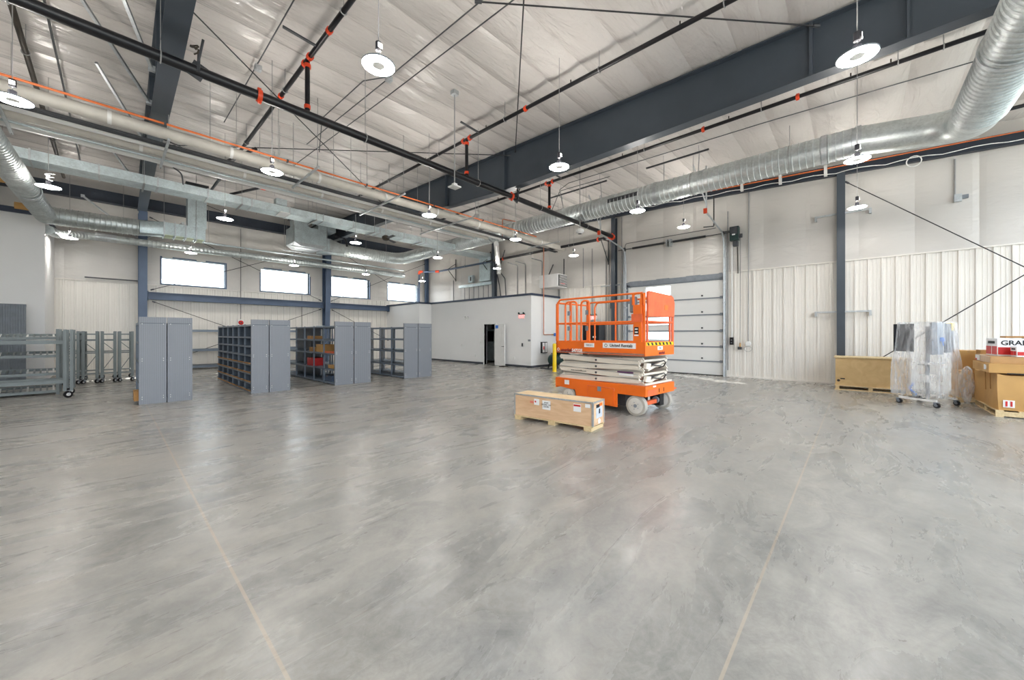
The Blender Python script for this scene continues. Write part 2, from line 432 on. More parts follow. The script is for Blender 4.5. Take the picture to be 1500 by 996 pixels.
def ribbed(fixed, a0, a1, z0, z1, axis, sgn, holes=()):
    """ribbed wall sheet; ribs every .305 m stand .03 proud into the room; holes = (a0,a1,z0,z1)"""
    prof = []; a = a0; i = 0
    while a < a1-1e-6:
        b = min(a+.305, a1)
        for t, d in ((0,.03),(.05,.03),(.058,0),(.13,0),(.136,.006),(.150,.006),(.156,0),(.212,0),(.218,.006),(.232,.006),(.238,0),(.297,0)):
            if a+t < b: prof.append((a+t, d))
        a = b; i += 1
    prof.append((a1,.0))
    mb = MB()
    bands = [(z0, z1)]
    cuts = sorted(set([z0, z1]+[h[2] for h in holes]+[h[3] for h in holes]))
    cuts = [c for c in cuts if z0 <= c <= z1]
    for q in range(len(cuts)-1):
        za, zb = cuts[q], cuts[q+1]
        for j in range(len(prof)-1):
            (p, d), (r, e2) = prof[j], prof[j+1]; mid = (p+r)/2
            if any(h[0] < mid < h[1] and h[2] < (za+zb)/2 < h[3] for h in holes): continue
            f0, f1 = fixed+sgn*d, fixed+sgn*e2
            if axis == 'y': vs = [(f0,p,za),(f1,r,za),(f1,r,zb),(f0,p,zb)]
            else: vs = [(p,f0,za),(r,f1,za),(r,f1,zb),(p,f0,zb)]
            mb.add(vs, [(0,1,2,3)])
    return mb
def pillow(fixed, a0, a1, zlo, zhi, axis, sgn, holes=(), step=1.22, b=.045, bl=None):
    """insulation blanket face: bulges between vertical seams. zhi may be callable"""
    mb = MB(); na = max(2, int((a1-a0)/.12)); cuts = [zlo]+sorted(set([h[2] for h in holes]+[h[3] for h in holes]))
    As = sorted(set([a0+(a1-a0)*i/na for i in range(na+1)]+[h[0] for h in holes]+[h[1] for h in holes]))
    nz = 7
    def pos(a, t):
        ph = (a/step) % 1.0
        return fixed+sgn*(.01+b*math.sqrt(max(0, math.sin(PI*ph)))*(.55+.45*math.sin(PI*t)))
    for i in range(len(As)-1):
        p, r = As[i], As[i+1]
        zt = (zhi(p) if callable(zhi) else zhi, zhi(r) if callable(zhi) else zhi)
        cs = [c for c in sorted(set(cuts)) if c >= zlo]
        segs = list(zip(cs, cs[1:]))+[(cs[-1], None)]
        for za, zb in segs:
            mid = (p+r)/2; zm = za+.01
            if any(h[0]-1e-6 < mid < h[1]+1e-6 and h[2] <= zm < h[3] for h in holes): continue
            for q in range(nz):
                def zz(k, e): 
                    top = zt[e] if zb is None else zb
                    return za+(top-za)*k/nz
                c4 = [(p, zz(q,0)), (r, zz(q,1)), (r, zz(q+1,1)), (p, zz(q+1,0))]
                vs = []
                for a, z in c4:
                    T = (z-zlo)/4.0; f = pos(a, min(1,max(0,T)))
                    vs.append((f,a,z) if axis == 'y' else (a,f,z))
                mb.add(vs, [(0,1,2,3)], True)
    return mb
WZ = 3.86; DZ = 3.98
wins = [(1.64,4.0,3.97,5.17),(5.54,7.97,3.97,5.17),(9.21,11.64,3.97,5.17),(12.93,15.3,3.97,5.17)]
# back (window) wall: structural slab with openings, liner panel below, vinyl above
mb = MB(); xs = [X0-.3]+[v for wn in wins for v in wn[:2]]+[X1+.3]
for i in range(len(xs)-1):
    if i % 2 == 0: mb.box(xs[i], xs[i+1], Y1+.06, Y1+.3, 0, 8.4)
    else: mb.box(xs[i], xs[i+1], Y1+.06, Y1+.3, 0, 3.97).box(xs[i], xs[i+1], Y1+.06, Y1+.3, 5.17, 8.4)
struct(mb.build('wall_back', m_dry))
pw = struct(ribbed(Y1, X0, X1, 0, WZ, 'x', -1).build('wall_back_panels', m_panel))
struct(pillow(Y1, X0, X1, WZ, lambda x: 8.2, 'x', -1, holes=wins).build('wall_back_insulation', m_vin))
struct(MB().box(X0, X1, Y1-.05, Y1+.01, WZ-.02, WZ+.02).build('trim_1', m_panel))
for i, (a, b, c, d) in enumerate(wins):
    r = bpy.data.objects.new('window_%d' % (i+1), None); C.objects.link(r); r.location = ((a+b)/2, Y1+.1, c); struct(r)
    f = MB(); t = .06
    f.box(a-t, b+t, Y1-.05, Y1+.28, d, d+t).box(a-t, b+t, Y1-.05, Y1+.28, c-t, c).box(a-t, a, Y1-.05, Y1+.28, c, d).box(b, b+t, Y1-.05, Y1+.28, c, d)
    f.build('window_frame', m_steel2, r)
    MB().box(a, b, Y1+.14, Y1+.15, c, d).build('pane', m_glass, r)
# right wall (overhead door)
DY0, DY1, DH = 3.80, 7.68, 3.78
dwins = [(5.79,6.87,3.28,3.68),(5.79,6.87,2.65,2.97),(5.79,6.87,2.02,2.34),(5.79,6.87,1.40,1.72)]
struct(MB().box(X1+.06, X1+.3, Y0-.3, DY0, 0, 8.4).box(X1+.06, X1+.3, DY1, Y1+.3, 0, 8.4).box(X1+.06, X1+.3, DY0, DY1, 4.45, 8.4).build('wall_right', m_dry))
struct(ribbed(X1, Y0, DY0-.12, 0, DZ, 'y', -1).build('wall_right_panels', m_panel))
struct(ribbed(X1, DY1+.12, 11.5, 0, DZ, 'y', -1).build('wall_right_panels', m_panel))
struct(pillow(X1, Y0, Y1, DZ, lambda y: roofz(y), 'y', -1).build('wall_right_insulation', m_vin))
struct(pillow(X1, 11.55, Y1, 3.5, 3.98, 'y', -1).build('wall_right_insulation', m_vin))
struct(MB().box(X1-.05, X1+.01, Y0, DY0, DZ-.02, DZ+.02).box(X1-.05, X1+.01, DY1, 11.5, DZ-.02, DZ+.02).build('trim_2', m_panel))
struct(MB().box(X1-.035, X1, Y0, DY0-.1, 0, .06).build('baseboard_right', m_panel))
struct(MB().box(X0-.3, X0, Y0, Y1, 0, 8.4).build('wall_left', m_vin))
# overhead sectional door
door = bpy.data.objects.new('door_1', None); C.objects.link(door); door.location = (X1+.05, 5.74, 0); struct(door)
edges = [.02,.565,1.14,1.77,2.41,3.06,3.78]
m_door = M('door_panel_white', srgb(226,226,224), .38, 0, .02, .5)
for i in range(6):
    za, zb = edges[i]+.008, edges[i+1]-.008
    hs = [h for h in dwins if za < h[2] < zb]
    mb = MB()
    if hs:
        h = hs[0]; mb.box(X1+.02, X1+.07, DY0, h[0], za, zb).box(X1+.02, X1+.07, h[1], DY1, za, zb).box(X1+.02, X1+.07, h[0], h[1], za, h[2]).box(X1+.02, X1+.07, h[0], h[1], h[3], zb)
    else: mb.box(X1+.02, X1+.07, DY0, DY1, za, zb)
    p = mb.build('door_section', m_door, door)
    gz = [za+(zb-za)*q/8 for q in range(1,8)]
    g = MB()
    for z in gz:
        if hs and hs[0][2]-.02 < z < hs[0][3]+.02:
            g.box(X1+.016, X1+.021, DY0, hs[0][0]-.03, z-.004, z+.004).box(X1+.016, X1+.021, hs[0][1]+.03, DY1, z-.004, z+.004)
        else: g.box(X1+.016, X1+.021, DY0, DY1, z-.004, z+.004)
    g.build('groove_rib', m_door, p)
    MB().box(X1+.0, X1+.03, DY0, DY1, zb-.035, zb+.016).build('section_rail', m_grey, p)
    if hs:
        f = MB(); h = hs[0]; t = .03
        f.box(X1+.0, X1+.08, h[0]-t, h[1]+t, h[3], h[3]+t).box(X1+.0, X1+.08, h[0]-t, h[1]+t, h[2]-t, h[2]).box(X1+.0, X1+.08, h[0]-t, h[0], h[2], h[3]).box(X1+.0, X1+.08, h[1], h[1]+t, h[2], h[3])
        f.build('window_frame', m_wmetal, p)
        MB().box(X1+.045, X1+.05, h[0], h[1], h[2], h[3]).build('pane', m_glass, p)
    if i: MB().cyl((X1-.02, 4.55, edges[i]+.1), (X1+.02, 4.55, edges[i]+.1), .035, 10).build('hinge', m_dgrey, p)
    for y in (DY0+.06, DY1-.06): MB().box(X1-.03, X1+.02, y-.05, y+.05, zb-.05, zb+.05).build('roller_bracket', m_grey, p)
MB().box(X1+.0, X1+.08, DY0, DY1, 0, .03).build('bottom_seal', m_rub, door)
struct(MB().box(X1-.03, X1+.06, DY0-.12, DY0, 0, DH+.1).box(X1-.03, X1+.06, DY1, DY1+.12, 0, DH+.1).box(X1-.03, X1+.06, DY0-.12, DY1+.12, DH, DH+.22).build('trim_3', m_grey))
# partition room at the left
struct(MB().box(X0, -1.5, 20.33, 20.5, 0, 5.62).box(-1.65, -1.5, 20.5, Y1-.06, 0, 5.62).build('wall_partition', m_dry))
struct(MB().box(X0, -1.42, 20.27, 20.56, 5.62, 5.8).box(-1.7, -1.42, 20.56, Y1-.06, 5.62, 5.8).build('trim_4', m_cop))
# office block
OZ = 3.5
struct(MB().box(13.77, 13.92, 11.5, 13.92, 0, OZ).box(13.77, 13.92, 14.78, 19.7, 0, OZ).box(13.77, 13.92, 13.92, 14.78, 2.15, OZ).build('wall_office_long', m_dry))
struct(MB().box(13.92, X1, 11.5, 11.65, 0, OZ).build('wall_office_end', m_dry))
struct(MB().box(12.9, 13.77, 19.7, 19.85, 0, OZ).box(12.9, 13.05, 19.85, Y1, 0, OZ).build('wall_office_return', m_dry))
struct(MB().box(13.92, X1, 11.65, Y1, OZ-.3, OZ-.2).box(13.05, 13.92, 19.85, Y1, OZ-.3, OZ-.2).build('ceiling_office', m_dry))
struct(MB().box(13.72, 13.97, 11.45, 19.7, OZ, OZ+.1).box(13.97, X1, 11.45, 11.7, OZ, OZ+.1).box(12.85, 13.77, 19.65, 19.9, OZ, OZ+.1).box(12.85, 13.1, 19.9, Y1-.02, OZ, OZ+.1).build('trim_5', m_cop))
struct(MB().box(13.755, 13.77, 14.84, 19.7, 0, .1).box(13.755, 13.77, 11.5, 13.86, 0, .1).box(13.755, X1, 11.485, 11.5, 0, .1).build('baseboard_office', m_base))
# office door, swung right back against the wall
d2 = bpy.data.objects.new('door_2', None); C.objects.link(d2); d2.location = (13.77, 14.35, 0); struct(d2)
MB().box(13.73, 13.94, 13.86, 13.92, 0, 2.2).box(13.73, 13.94, 14.78, 14.84, 0, 2.2).box(13.73, 13.94, 13.92, 14.78, 2.15, 2.2).build('door_frame', m_wmetal, d2)
lf = MB().add([(13.72,13.9,.01),(13.6,13.06,.01),(13.56,13.07,.01),(13.68,13.91,.01),(13.72,13.9,2.13),(13.6,13.06,2.13),(13.56,13.07,2.13),(13.68,13.91,2.13)],
    [(0,1,2,3),(4,7,6,5),(0,4,5,1),(1,5,6,2),(2,6,7,3),(3,7,4,0)]).build('door_leaf', m_wmetal, d2)
MB().cyl((13.57,13.14,1.0),(13.5,13.14,1.0),.02,8).cyl((13.5,13.12,1.0),(13.52,13.26,1.0),.012,8).build('door_handle', m_dgrey, lf)
MB().box(13.635,13.64,13.5,13.8,1.92,2.08).build('name_plate', m_blue, lf)
# outdoors
struct(MB().box(16.45, 120, -80, 120, -.3, -.12).box(-80, 16.45, 24, 120, -.3, -.12).box(-80, X0-.35, -80, 24, -.3, -.12).box(X0-.35, 16.45, -80, Y0-.35, -.3, -.12).build('ground_outside', m_ground))

# ------------------------------------------------------------------ primary steel
def ibeam(name, label, cat, group, path, fw, tf=.02, tw=.012, mat=m_steel, stiff=()):
    """path: list of (x, y, ztop, zbot) along y"""
    r = thing(name, label, cat, (path[0][0], path[0][1], path[0][3]), 0, group)
    web = MB(); top = MB(); bot = MB()
    for i in range(len(path)-1):
        a, b = path[i], path[i+1]
        def slab(mb, w, zl, zh):
            vs = []
            for p, l, h in ((a, zl(a), zh(a)), (b, zl(b), zh(b))):
                vs += [(p[0]-w/2,p[1],l),(p[0]+w/2,p[1],l),(p[0]+w/2,p[1],h),(p[0]-w/2,p[1],h)]
            mb.add(vs, [(3,2,1,0),(4,5,6,7),(0,1,5,4),(1,2,6,5),(2,3,7,6),(3,0,4,7)])
        slab(web, tw, lambda p: p[3]+tf, lambda p: p[2]-tf)
        slab(top, fw, lambda p: p[2]-tf, lambda p: p[2])
        slab(bot, fw, lambda p: p[3], lambda p: p[3]+tf)
    web.build('web', mat, r); top.build('top_flange', mat, r); bot.build('bottom_flange', mat, r)
    for y, th in stiff:
        for i in range(len(path)-1):
            a, b = path[i], path[i+1]
            if a[1] <= y < b[1]:
                t = (y-a[1])/(b[1]-a[1]); x = a[0]+(b[0]-a[0])*t; zt = a[2]+(b[2]-a[2])*t; zb = a[3]+(b[3]-a[3])*t
                MB().box(x-fw/2+.005, x+fw/2-.005, y-th/2, y+th/2, zb+tf, zt-tf).build('stiffener', mat, r)
    return r
T = lambda y: 7.30+.032*y
bprof = [(-6.9,6.5),(-1.5,6.36),(1.5,6.31),(8.4,6.28),(11.2,6.44),(15.5,6.83),(23.0,7.0)]
ibeam('roof_rafter', 'deep dark slate roof rafter crossing the ceiling at the right of the room', 'beam', None,
      [(8.8,y,T(y),z) for y,z in bprof], .26, stiff=((-.6,.03),(.62,.05),(8.4,.06),(11.5,.03),(16,.03)))
ibeam('roof_rafter', 'dark slate roof rafter at the upper left, above the left window column', 'beam', None,
      [(.55+.0185*y,y,T(y),z) for y,z in bprof], .30, stiff=((9.5,.03),(12.2,.05),(17,.03)))
def hcol(name, label, x, y, z1, w, d0, d1, along, mat, group=None):
    """H column; web runs along `along`; depth d0 at base to d1 at top, back face fixed at y (or x)"""
    r = thing(name, label, 'column', (x,y,0), 0, group)
    t = .016
    def seg(mb, lo0, hi0, lo1, hi1, c, ww):
        # quad column between depths; along depth axis
        vs = []
        for z, lo, hi in ((0,lo0,hi0),(z1,lo1,hi1)):
            for dd, cc in ((lo,-1),(hi,-1),(hi,1),(lo,1)):
                vs.append((c+cc*ww/2, dd, z) if along == 'y' else (dd, c+cc*ww/2, z))
        mb.add(vs, [(3,2,1,0),(4,5,6,7),(0,1,5,4),(1,2,6,5),(2,3,7,6),(3,0,4,7)])
    c = x if along == 'y' else y; back = y if along == 'y' else x
    f = MB(); seg(f, back-d0, back-d0+t, back-d1, back-d1+t, c, w); f.build('front_flange', mat, r)
    f = MB(); seg(f, back-t, back, back-t, back, c, w); f.build('rear_flange', mat, r)
    f = MB(); seg(f, back-d0+t, back-t, back-d1+t, back-t, c, .012); f.build('web', mat, r)
    b = MB(); 
    if along == 'y': b.box(x-w/2-.04, x+w/2+.04, y-d0-.04, y, 0, .025)
    else: b.box(x-d0-.04, x, y-w/2-.04, y+w/2+.04, 0, .025)
    b.build('base_plate', mat, r)
    return r
hcol('wall_column', 'blue steel column on the window wall left of the first window', 1.0, 23.5, 7.0, .28, .30, .62, 'y', m_steel2)
hcol('wall_column', 'wide blue steel column between the second and third windows', 8.8, 23.5, 7.0, .28, .30, .68, 'y', m_steel2)
hcol('corner_column', 'slim blue steel column in the far corner above the office roof', 16.0, 23.3, 7.7, .22, .22, .22, 'x', m_steel2)
hcol('wall_column', 'slate grey steel column right of the overhead door, behind the tan crate', 16.0, .38, 6.74, .20, .22, .22, 'x', m_steel)
hcol('wall_column', 'slate grey steel column just left of the overhead door', 16.0, 8.26, 7.0, .20, .22, .22, 'x', m_steel)
hcol('wall_column', 'slate grey steel column rising above the office roof by the switchgear', 16.0, 16.16, 7.2, .22, .24, .24, 'x', m_steel)
# eave and rake beams
tag(MB().box(X0, 16.0, 23.28, 23.5, 7.2, 7.68).box(X0, 16.0, 23.2, 23.52, 7.18, 7.22).build('eave_beam', m_dark), 'dark blue eave beam along the top of the window wall', 'beam')
mb = MB()
rk = [(-7,6.3),(-3.1,6.52),(.92,6.75),(3.76,6.89),(8.2,7.05),(12,7.2),(23.1,7.6)]
for (ya,za),(yb,zb) in zip(rk, rk[1:]): mb.bar((15.93,ya,za+.16),(15.93,yb,zb+.16),.16,.31)
tag(mb.build('rake_beam', m_dark), 'dark sloping beam along the top of the overhead door wall', 'beam')
def spandrel(x0, x1, label):
    r = thing('spandrel_beam', label, 'beam', (x0,23.3,3.18), 0)
    MB().box(x0,x1,23.30,23.312,3.2,3.49).build('web', m_steel2, r)
    MB().box(x0,x1,23.18,23.44,3.49,3.51).build('top_flange', m_steel2, r); MB().box(x0,x1,23.18,23.44,3.18,3.20).build('bottom_flange', m_steel2, r)
    for x in (x0, x1-.02): MB().box(x, x+.02, 23.16, 23.46, 3.14, 3.55).build('end_plate', m_steel2, r)
spandrel(1.16, 8.64, 'horizontal blue beam under the first and second windows'); spandrel(8.96, 12.84, 'horizontal blue beam under the third window ending at the office')
def rods(label, segs, group, r=.013, mat=m_rodk):
    for lb, a, b in segs:
        root = thing('brace_rod', lb, 'rod', a, 0)
        MB().cyl(a, b, r, 8).build('rod', mat, root)
        d = (Vector(b)-Vector(a)).normalized()
        for p, s in ((Vector(a),1),(Vector(b),-1)): MB().cyl(p, p+d*s*.12, r*2.2, 8).build('clevis', m_dgrey, root)
rods('', [
 ('cross brace rod rising right across the first window from the left column', (1.25,23.24,3.6),(8.55,23.0,6.75)),
 ('cross brace rod falling right from the left column to the second window sill', (1.2,22.95,6.8),(8.5,23.24,3.6)),
 ('cross brace rod rising right across the third window', (9.05,23.24,3.6),(15.7,23.2,6.75)),
 ('cross brace rod falling right across the fourth window', (9.05,22.9,6.8),(15.6,23.2,3.65)),
 ('cross brace rod falling right below the long blue beam behind the shelves', (1.3,23.24,3.1),(8.5,23.24,.15)),
 ('cross brace rod falling left below the long blue beam behind the shelves', (8.5,23.24,3.1),(1.3,23.24,.15)),
 ('cross brace rod falling right below the short blue beam', (9.1,23.24,3.1),(12.8,23.24,1.2)),
 ('long brace rod falling right across the wall from the column by the tan crate', (15.85,.28,6.46),(15.85,-6.6,.15)),
 ('brace rod rising right behind the plastic wrapped cart', (15.82,.28,.2),(15.82,-6.8,6.3)),
], 'wall cross brace rods')
rods('', [
 ('dark diagonal brace rod under the ceiling between the left rafter and the right rafter', (.9,8.5,7.3),(8.6,15.65,7.3)),
 ('dark brace rod under the ceiling at the top centre reaching the big rafter', (4.2,4.75,7.25),(8.66,.5,7.15)),
 ('thin vertical looking brace rod beside the top centre of the ceiling', (4.3,3.7,7.2),(8.66,7.88,7.35)),
 ('long level looking brace rod behind the black main pipe', (1.0,15.8,7.45),(8.64,8.05,7.28)),
 ('short dark brace rod at the far left of the window wall top', (1.1,20.2,7.55),(4.2,23.0,7.55)),
], 'roof brace rods')
def flange_brace(label, a, b):
    r = thing('flange_brace', label, 'brace', a, 0); MB().bar(a, b, .05, .05).build('angle', m_galv2, r); MB().box(b[0]-.05,b[0]+.05,b[1]-.04,b[1]+.04,b[2]-.05,b[2]+.05).build('clip', m_galv2, r)
flange_brace('galvanized brace to the left rafter, the longest at the top left', (-.55,9.3,7.5),(.60,11.5,6.75))
flange_brace('galvanized brace to the left rafter nearest the top edge', (.0,8.7,7.5),(.56,10.1,6.8))
flange_brace('galvanized brace to the left rafter just above the orange pipe', (-.2,12.3,7.6),(.62,14.2,6.9))
flange_brace('galvanized brace to the left rafter just below the rack of pipes', (-.1,17.6,7.8),(.75,19.6,7.1))
flange_brace('light angle brace rising left from the left window column', (.8,23.1,5.9),(-.7,21.9,6.95))
flange_brace('light angle brace rising right from the left window column', (1.15,23.1,5.9),(2.2,21.8,6.5))
# ------------------------------------------------------------------ high bay lamps
def make_lamp(loc, top, label, cord=False):
    x, y, z = loc
    r = thing('high_bay_lamp', label, 'lamp', loc, 0, 'round high bay lamps')
    ln = MB().lathe([(.078,-.026),(.085,-.032),(.14,-.036),(.195,-.032),(.207,-.022),(.195,-.012),(.14,-.008),(.085,-.012),(.078,-.020)], n=28); ln.build('lens', m_lens, r, local=True)
    MB().lathe([(.0,-.03),(.06,-.03),(.078,-.012)], n=20).build('sensor_hub', m_grey, r, local=True)
    sp = MB()
    sp.lathe([(.205,-.03),(.213,-.03),(.213,-.014),(.205,-.014)], n=28)
    for k in range(4):
        a = PI/4+k*PI/2; sp.bar((.07*math.cos(a),.07*math.sin(a),-.034),(.2*math.cos(a),.2*math.sin(a),-.034),.008,.006)
    sp.build('lens_frame', m_grey, r, local=True)
    MB().lathe([(.0,.03),(.05,.03),(.082,.012),(.086,-.012),(.076,-.03),(.0,-.031)], n=24).build('housing', m_wmetal, r, local=True)
    MB().lathe([(.0,.11),(.045,.11),(.045,.03),(.0,.03)], n=14).build('driver', m_blk, r, local=True)
    MB().box(-.03,.03,-.052,-.044,.19,.25).build('driver_label', m_white, r, local=True)
    MB().lathe([(.0,.28),(.04,.28),(.04,.17),(.0,.17)], n=12).build('junction_can', m_blk, r, local=True)
    cb = MB().cyl((0,0,.10),(0,0,.2),.008,6).cyl((0,0,.27),(0,0,top-z),.006,6)
    cb.build('hanger_cable', m_cable, r, local=True)
    if cord:
        P = [(.02+.09*math.sin(t*.9)*math.exp(-t*.04), .0+.06*math.cos(t*.9), .32-.012*t) for t in range(18)]
        MB().sweep(P, .006, 6).build('power_cord', m_white, r, local=True)
    return r
lamps = {
 (6.5,0):'lamp at the upper right in front of the big dark rafter', (10.35,0):'lamp hanging just below the big spiral duct at the right', (14.25,0):'lamp hanging near the slate column right of the overhead door',
 (2.42,4.65):'lamp nearest the viewer, at the top centre', (6.5,4.65):'lamp in front of the dark rafter at the centre of the ceiling', (10.35,4.65):'lamp below the spiral duct left of the overhead door opener', (14.25,4.65):'lamp hanging in front of the vinyl above the overhead door',
 (-1,9.4):'lamp cut by the left edge of the frame', (2.42,9.4):'lamp in front of the pipe rack above the bin shelves', (6.5,9.4):'lamp under the pipe rack left of the square white device', (10.35,9.4):'lamp in front of the spiral duct above the office door', (14.25,9.4):'lamp beside the white unit heater above the lift',
 (-1,14.3):'lamp with a coiled white cord at the far left', (2.42,14.3):'lamp below the long flat duct above the second window', (6.5,14.3):'lamp beside the ceiling fan', (10.35,14.3):'lamp below the spiral duct bend near the far corner', (14.25,14.3):'lamp behind the light grey pipe near the switchgear',
 (-1,21.4):'low lamp beside the left partition wall', (2.42,21.4):'low lamp above the first window', (6.5,21.4):'low lamp above the second window', (10.35,21.4):'low lamp above the third window', (14.25,21.4):'low lamp above the fourth window by the corner',
}
for (x, y), lb in lamps.items():
    z = 5.56 if (x, y) == (14.25,4.65) else 5.2
    make_lamp((x,y,z), 6.1 if (x, y) == (6.5,21.4) else roofz(y)-.03, 'round white glowing '+lb, cord=(x,y)==(-1,14.3))
for x in (-5,-1,2.42,6.5,10.35,14.25): make_lamp((x,-4.65,5.2), roofz(-4.65)-.03, 'round white glowing lamp of an unseen row added behind the viewer')  # unseen row continuing the grid, added for its light
for x, y in ((-1,0),(2.42,0),(-1,4.65),(-5,0),(-5,4.65),(-5,9.4),(-5,14.3)): make_lamp((x,y,5.2), roofz(y)-.03, 'round white glowing lamp added unseen out of frame to the left of the viewer')  # more unseen grid positions, added to help light the room

# ------------------------------------------------------------------ sprinkler piping
def coupling(p, ax, r, parent, w=.07):
    p = Vector(p); a = {'x':Vector((1,0,0)),'y':Vector((0,1,0)),'z':Vector((0,0,1))}[ax]
    mb = MB().cyl(p-a*w/2, p+a*w/2, r*1.32, 14)
    t = {'x':Vector((0,0,1)),'y':Vector((0,0,1)),'z':Vector((0,1,0))}[ax]
    mb.bar(p+t*r*1.3-a*w*.4, p+t*r*1.3+a*w*.4, r*.5, r*.7).bar(p-t*r*1.3-a*w*.4, p-t*r*1.3+a*w*.4, r*.5, r*.7)
    return mb.build('coupling', m_org, parent)
def hanger(p, r, top, parent):
    x, y, z = p
    mb = MB()
    ring = [(x, y+(r+.01)*math.cos(t*PI/8), z+(r+.01)*math.sin(t*PI/8)) for t in range(16)]
    return mb.sweep(ring, .01, 6, closed=True).cyl((x,y,z+r),(x,y,top), .007, 6).build('hanger', m_cable, parent)
def xring(p, r, top, parent):
    x, y, z = p
    ring = [(x+(r+.01)*math.cos(t*PI/8), y, z+(r+.01)*math.sin(t*PI/8)) for t in range(16)]
    return MB().sweep(ring, .01, 6, closed=True).cyl((x,y,z+r),(x,y,top), .007, 6).build('hanger', m_cable, parent)
MY, MZ = 8.1, 6.02
mp_ = thing('sprinkler_main', 'thick black main pipe crossing the whole ceiling with orange couplings', 'pipe', (-4,MY,MZ))
MB().cyl((-4,MY,MZ),(15.55,MY,MZ), .085, 18).build('pipe', m_blk, mp_)
for x in (1.88,8.72,15.4): coupling((x,MY,MZ),'x',.085,mp_)
MB().sweep(fillet([(15.35,MY,MZ),(15.6,MY,MZ),(15.6,MY+.3,MZ)],.15,5), .088, 14).build('elbow', m_org, mp_)
for x in (-.9,.55,3.9,7.3,10.2,13.2): hanger((x,MY,MZ), .085, roofz(MY)-.04, mp_)
def sway(x, parent):
    mb = MB().bar((x,MY-.1,MZ-.05),(x+.02,MY-.02,MZ+.35),.04,.03).bar((x-.05,MY,MZ-.12),(x+.05,MY,MZ+.13),.03,.2).cyl((x,MY-.05,MZ+.1),(x+.05,MY-.2,MZ+.45),.018,8)
    return mb.build('sway_brace', m_dgrey, parent)
sway(1.0, mp_); sway(8.95, mp_)
MB().sweep([(.95+.05*math.sin(t),8.0+.05*math.cos(t*1.3),6.25+.03*t-.002*t*t) for t in range(14)], .012, 6).build('coiled_cable', m_brn, mp_)
def branch(x, y0, y1, label, rise, mat=m_blk, r=.045, cps=(), hangs=(), zz=None):
    zf = zz or (lambda y: 7.12+.012*(y-8))
    t = thing('sprinkler_branch', label, 'pipe', (x,y0,zf(y0)), 0, None)
    P = [(x,y0+(y1-y0)*i/6,zf(y0+(y1-y0)*i/6)) for i in range(7)]
    MB().sweep(P, r, 12).build('pipe', mat, t)
    if rise:
        MB().cyl((x,MY,MZ+.05),(x,MY,zf(MY)), r*1.05, 12).build('riser', mat, t)
        coupling((x,MY,MZ+.16),'z',r,t); coupling((x,MY,zf(MY)-.12),'z',r*1.1,t); coupling((x,MY-.14,zf(MY)),'y',r*1.1,t); coupling((x,MY+.14,zf(MY)),'y',r*1.1,t)
        MB().bar((x-.02,MY-.55,zf(MY)-.02),(x-.55,MY-.4,zf(MY)+.12),.05,.03).build('sway_brace', m_dgrey, t)
    for y in cps: coupling((x,y,zf(y)),'y',r,t)
    for y in hangs: xring((x,y,zf(y)), r, roofz(y)-.03, t)
    for y in hangs: MB().cyl((x,y+.7,zf(y)+r),(x,y+.7,zf(y)+r+.07),.012,8).build('sprinkler_head', m_brn, t)
    return t
branch(2.7, 3.0, 19.5, 'black branch pipe with orange riser at the top left of centre', True, cps=(7.0,9.8,), hangs=(6.4,9.5,13,17))
branch(6.86, -1.0, 15.2, 'thin black branch pipe crossing the centre ceiling in front of the rafter', True, cps=(5.9,10.2,), hangs=(1.6,3.9,6.6,9.4,12.4))
branch(10.72, -4.0, 15.0, 'black branch pipe to the right of and below the big dark rafter', True, cps=(1.0,3.0), hangs=(-1.2,-.6,1.7,4.6,10), zz=lambda y: 7.06+.0*y)
branch(-1.12, 7.0, 21.0, 'weathered brown branch pipe at the top left corner', False, mat=m_brn, cps=(15.6,), hangs=(9.5,12,17))
t = branch(14.75, -6.0, 7.8, 'black branch pipe passing behind the spiral duct at the far right', False, hangs=(-2,1,4), zz=lambda y: 7.05)
# wall run above the office
wm = thing('sprinkler_wall_line', 'dark pipe with orange elbow rising by the corner and running above the office', 'pipe', (14.73,22.5,3.6))
MB().sweep(fillet([(14.73,22.5,3.6),(14.73,22.5,5.98),(15.55,21.3,5.98),(15.55,16,5.98)],.12,4), .06, 12).build('riser', m_steel2, wm)
MB().cyl((15.55,16.5,6.0),(15.55,8.5,6.05),.07,12).build('pipe', m_blk, wm)
MB().sweep(fillet([(14.73,22.5,5.8),(14.73,22.5,5.99),(14.9,22.26,5.99)],.1,5), .085, 12).build('elbow', m_org, wm)
MB().cyl((15.4,21.5,5.98),(15.55,21.28,5.98),.085,12).build('coupling', m_org, wm)
coupling((15.55,15.1,6.0),'y',.06,wm); coupling((15.55,8.9,6.05),'y',.07,wm)
for y in (10.5,13,15.8,18.5): xring((15.55,y,6.0), .07, roofz(y)-.05, wm)
def wbracket(y, label, zt=6.7, zb=5.2):
    r = thing('wall_bracket', label, 'bracket', (16,y,5.2))
    MB().bar((15.98,y,zt),(15.98,y,zb),.05,.04).build('post', m_dgrey, r)
    MB().bar((15.98,y,zb+.08),(15.3,y,5.93),.03,.03).bar((15.98,y,zt-.3),(15.35,y,5.97),.03,.03).build('strut', m_dgrey, r)
wbracket(20.0, 'dark triangular pipe bracket on the wall above the office near the corner')
wbracket(16.6, 'dark triangular pipe bracket beside the column above the office')
wbracket(8.6, 'dark pipe bracket at the column left of the overhead door', 6.3, 4.9)
zb = thing('offset_pipe', 'zigzag black pipe with two orange elbows under the pipe rack', 'pipe', (1.9,13.6,6.3))
MB().cyl((2.75,12.2,6.75),(2.1,13.9,6.55),.045,10).build('pipe', m_blk, zb); MB().cyl((2.1,13.9,6.55),(3.5,14.6,6.55),.045,10).build('pipe', m_blk, zb); MB().cyl((3.5,14.6,6.55),(2.9,16.2,6.55),.045,10).build('pipe', m_blk, zb)
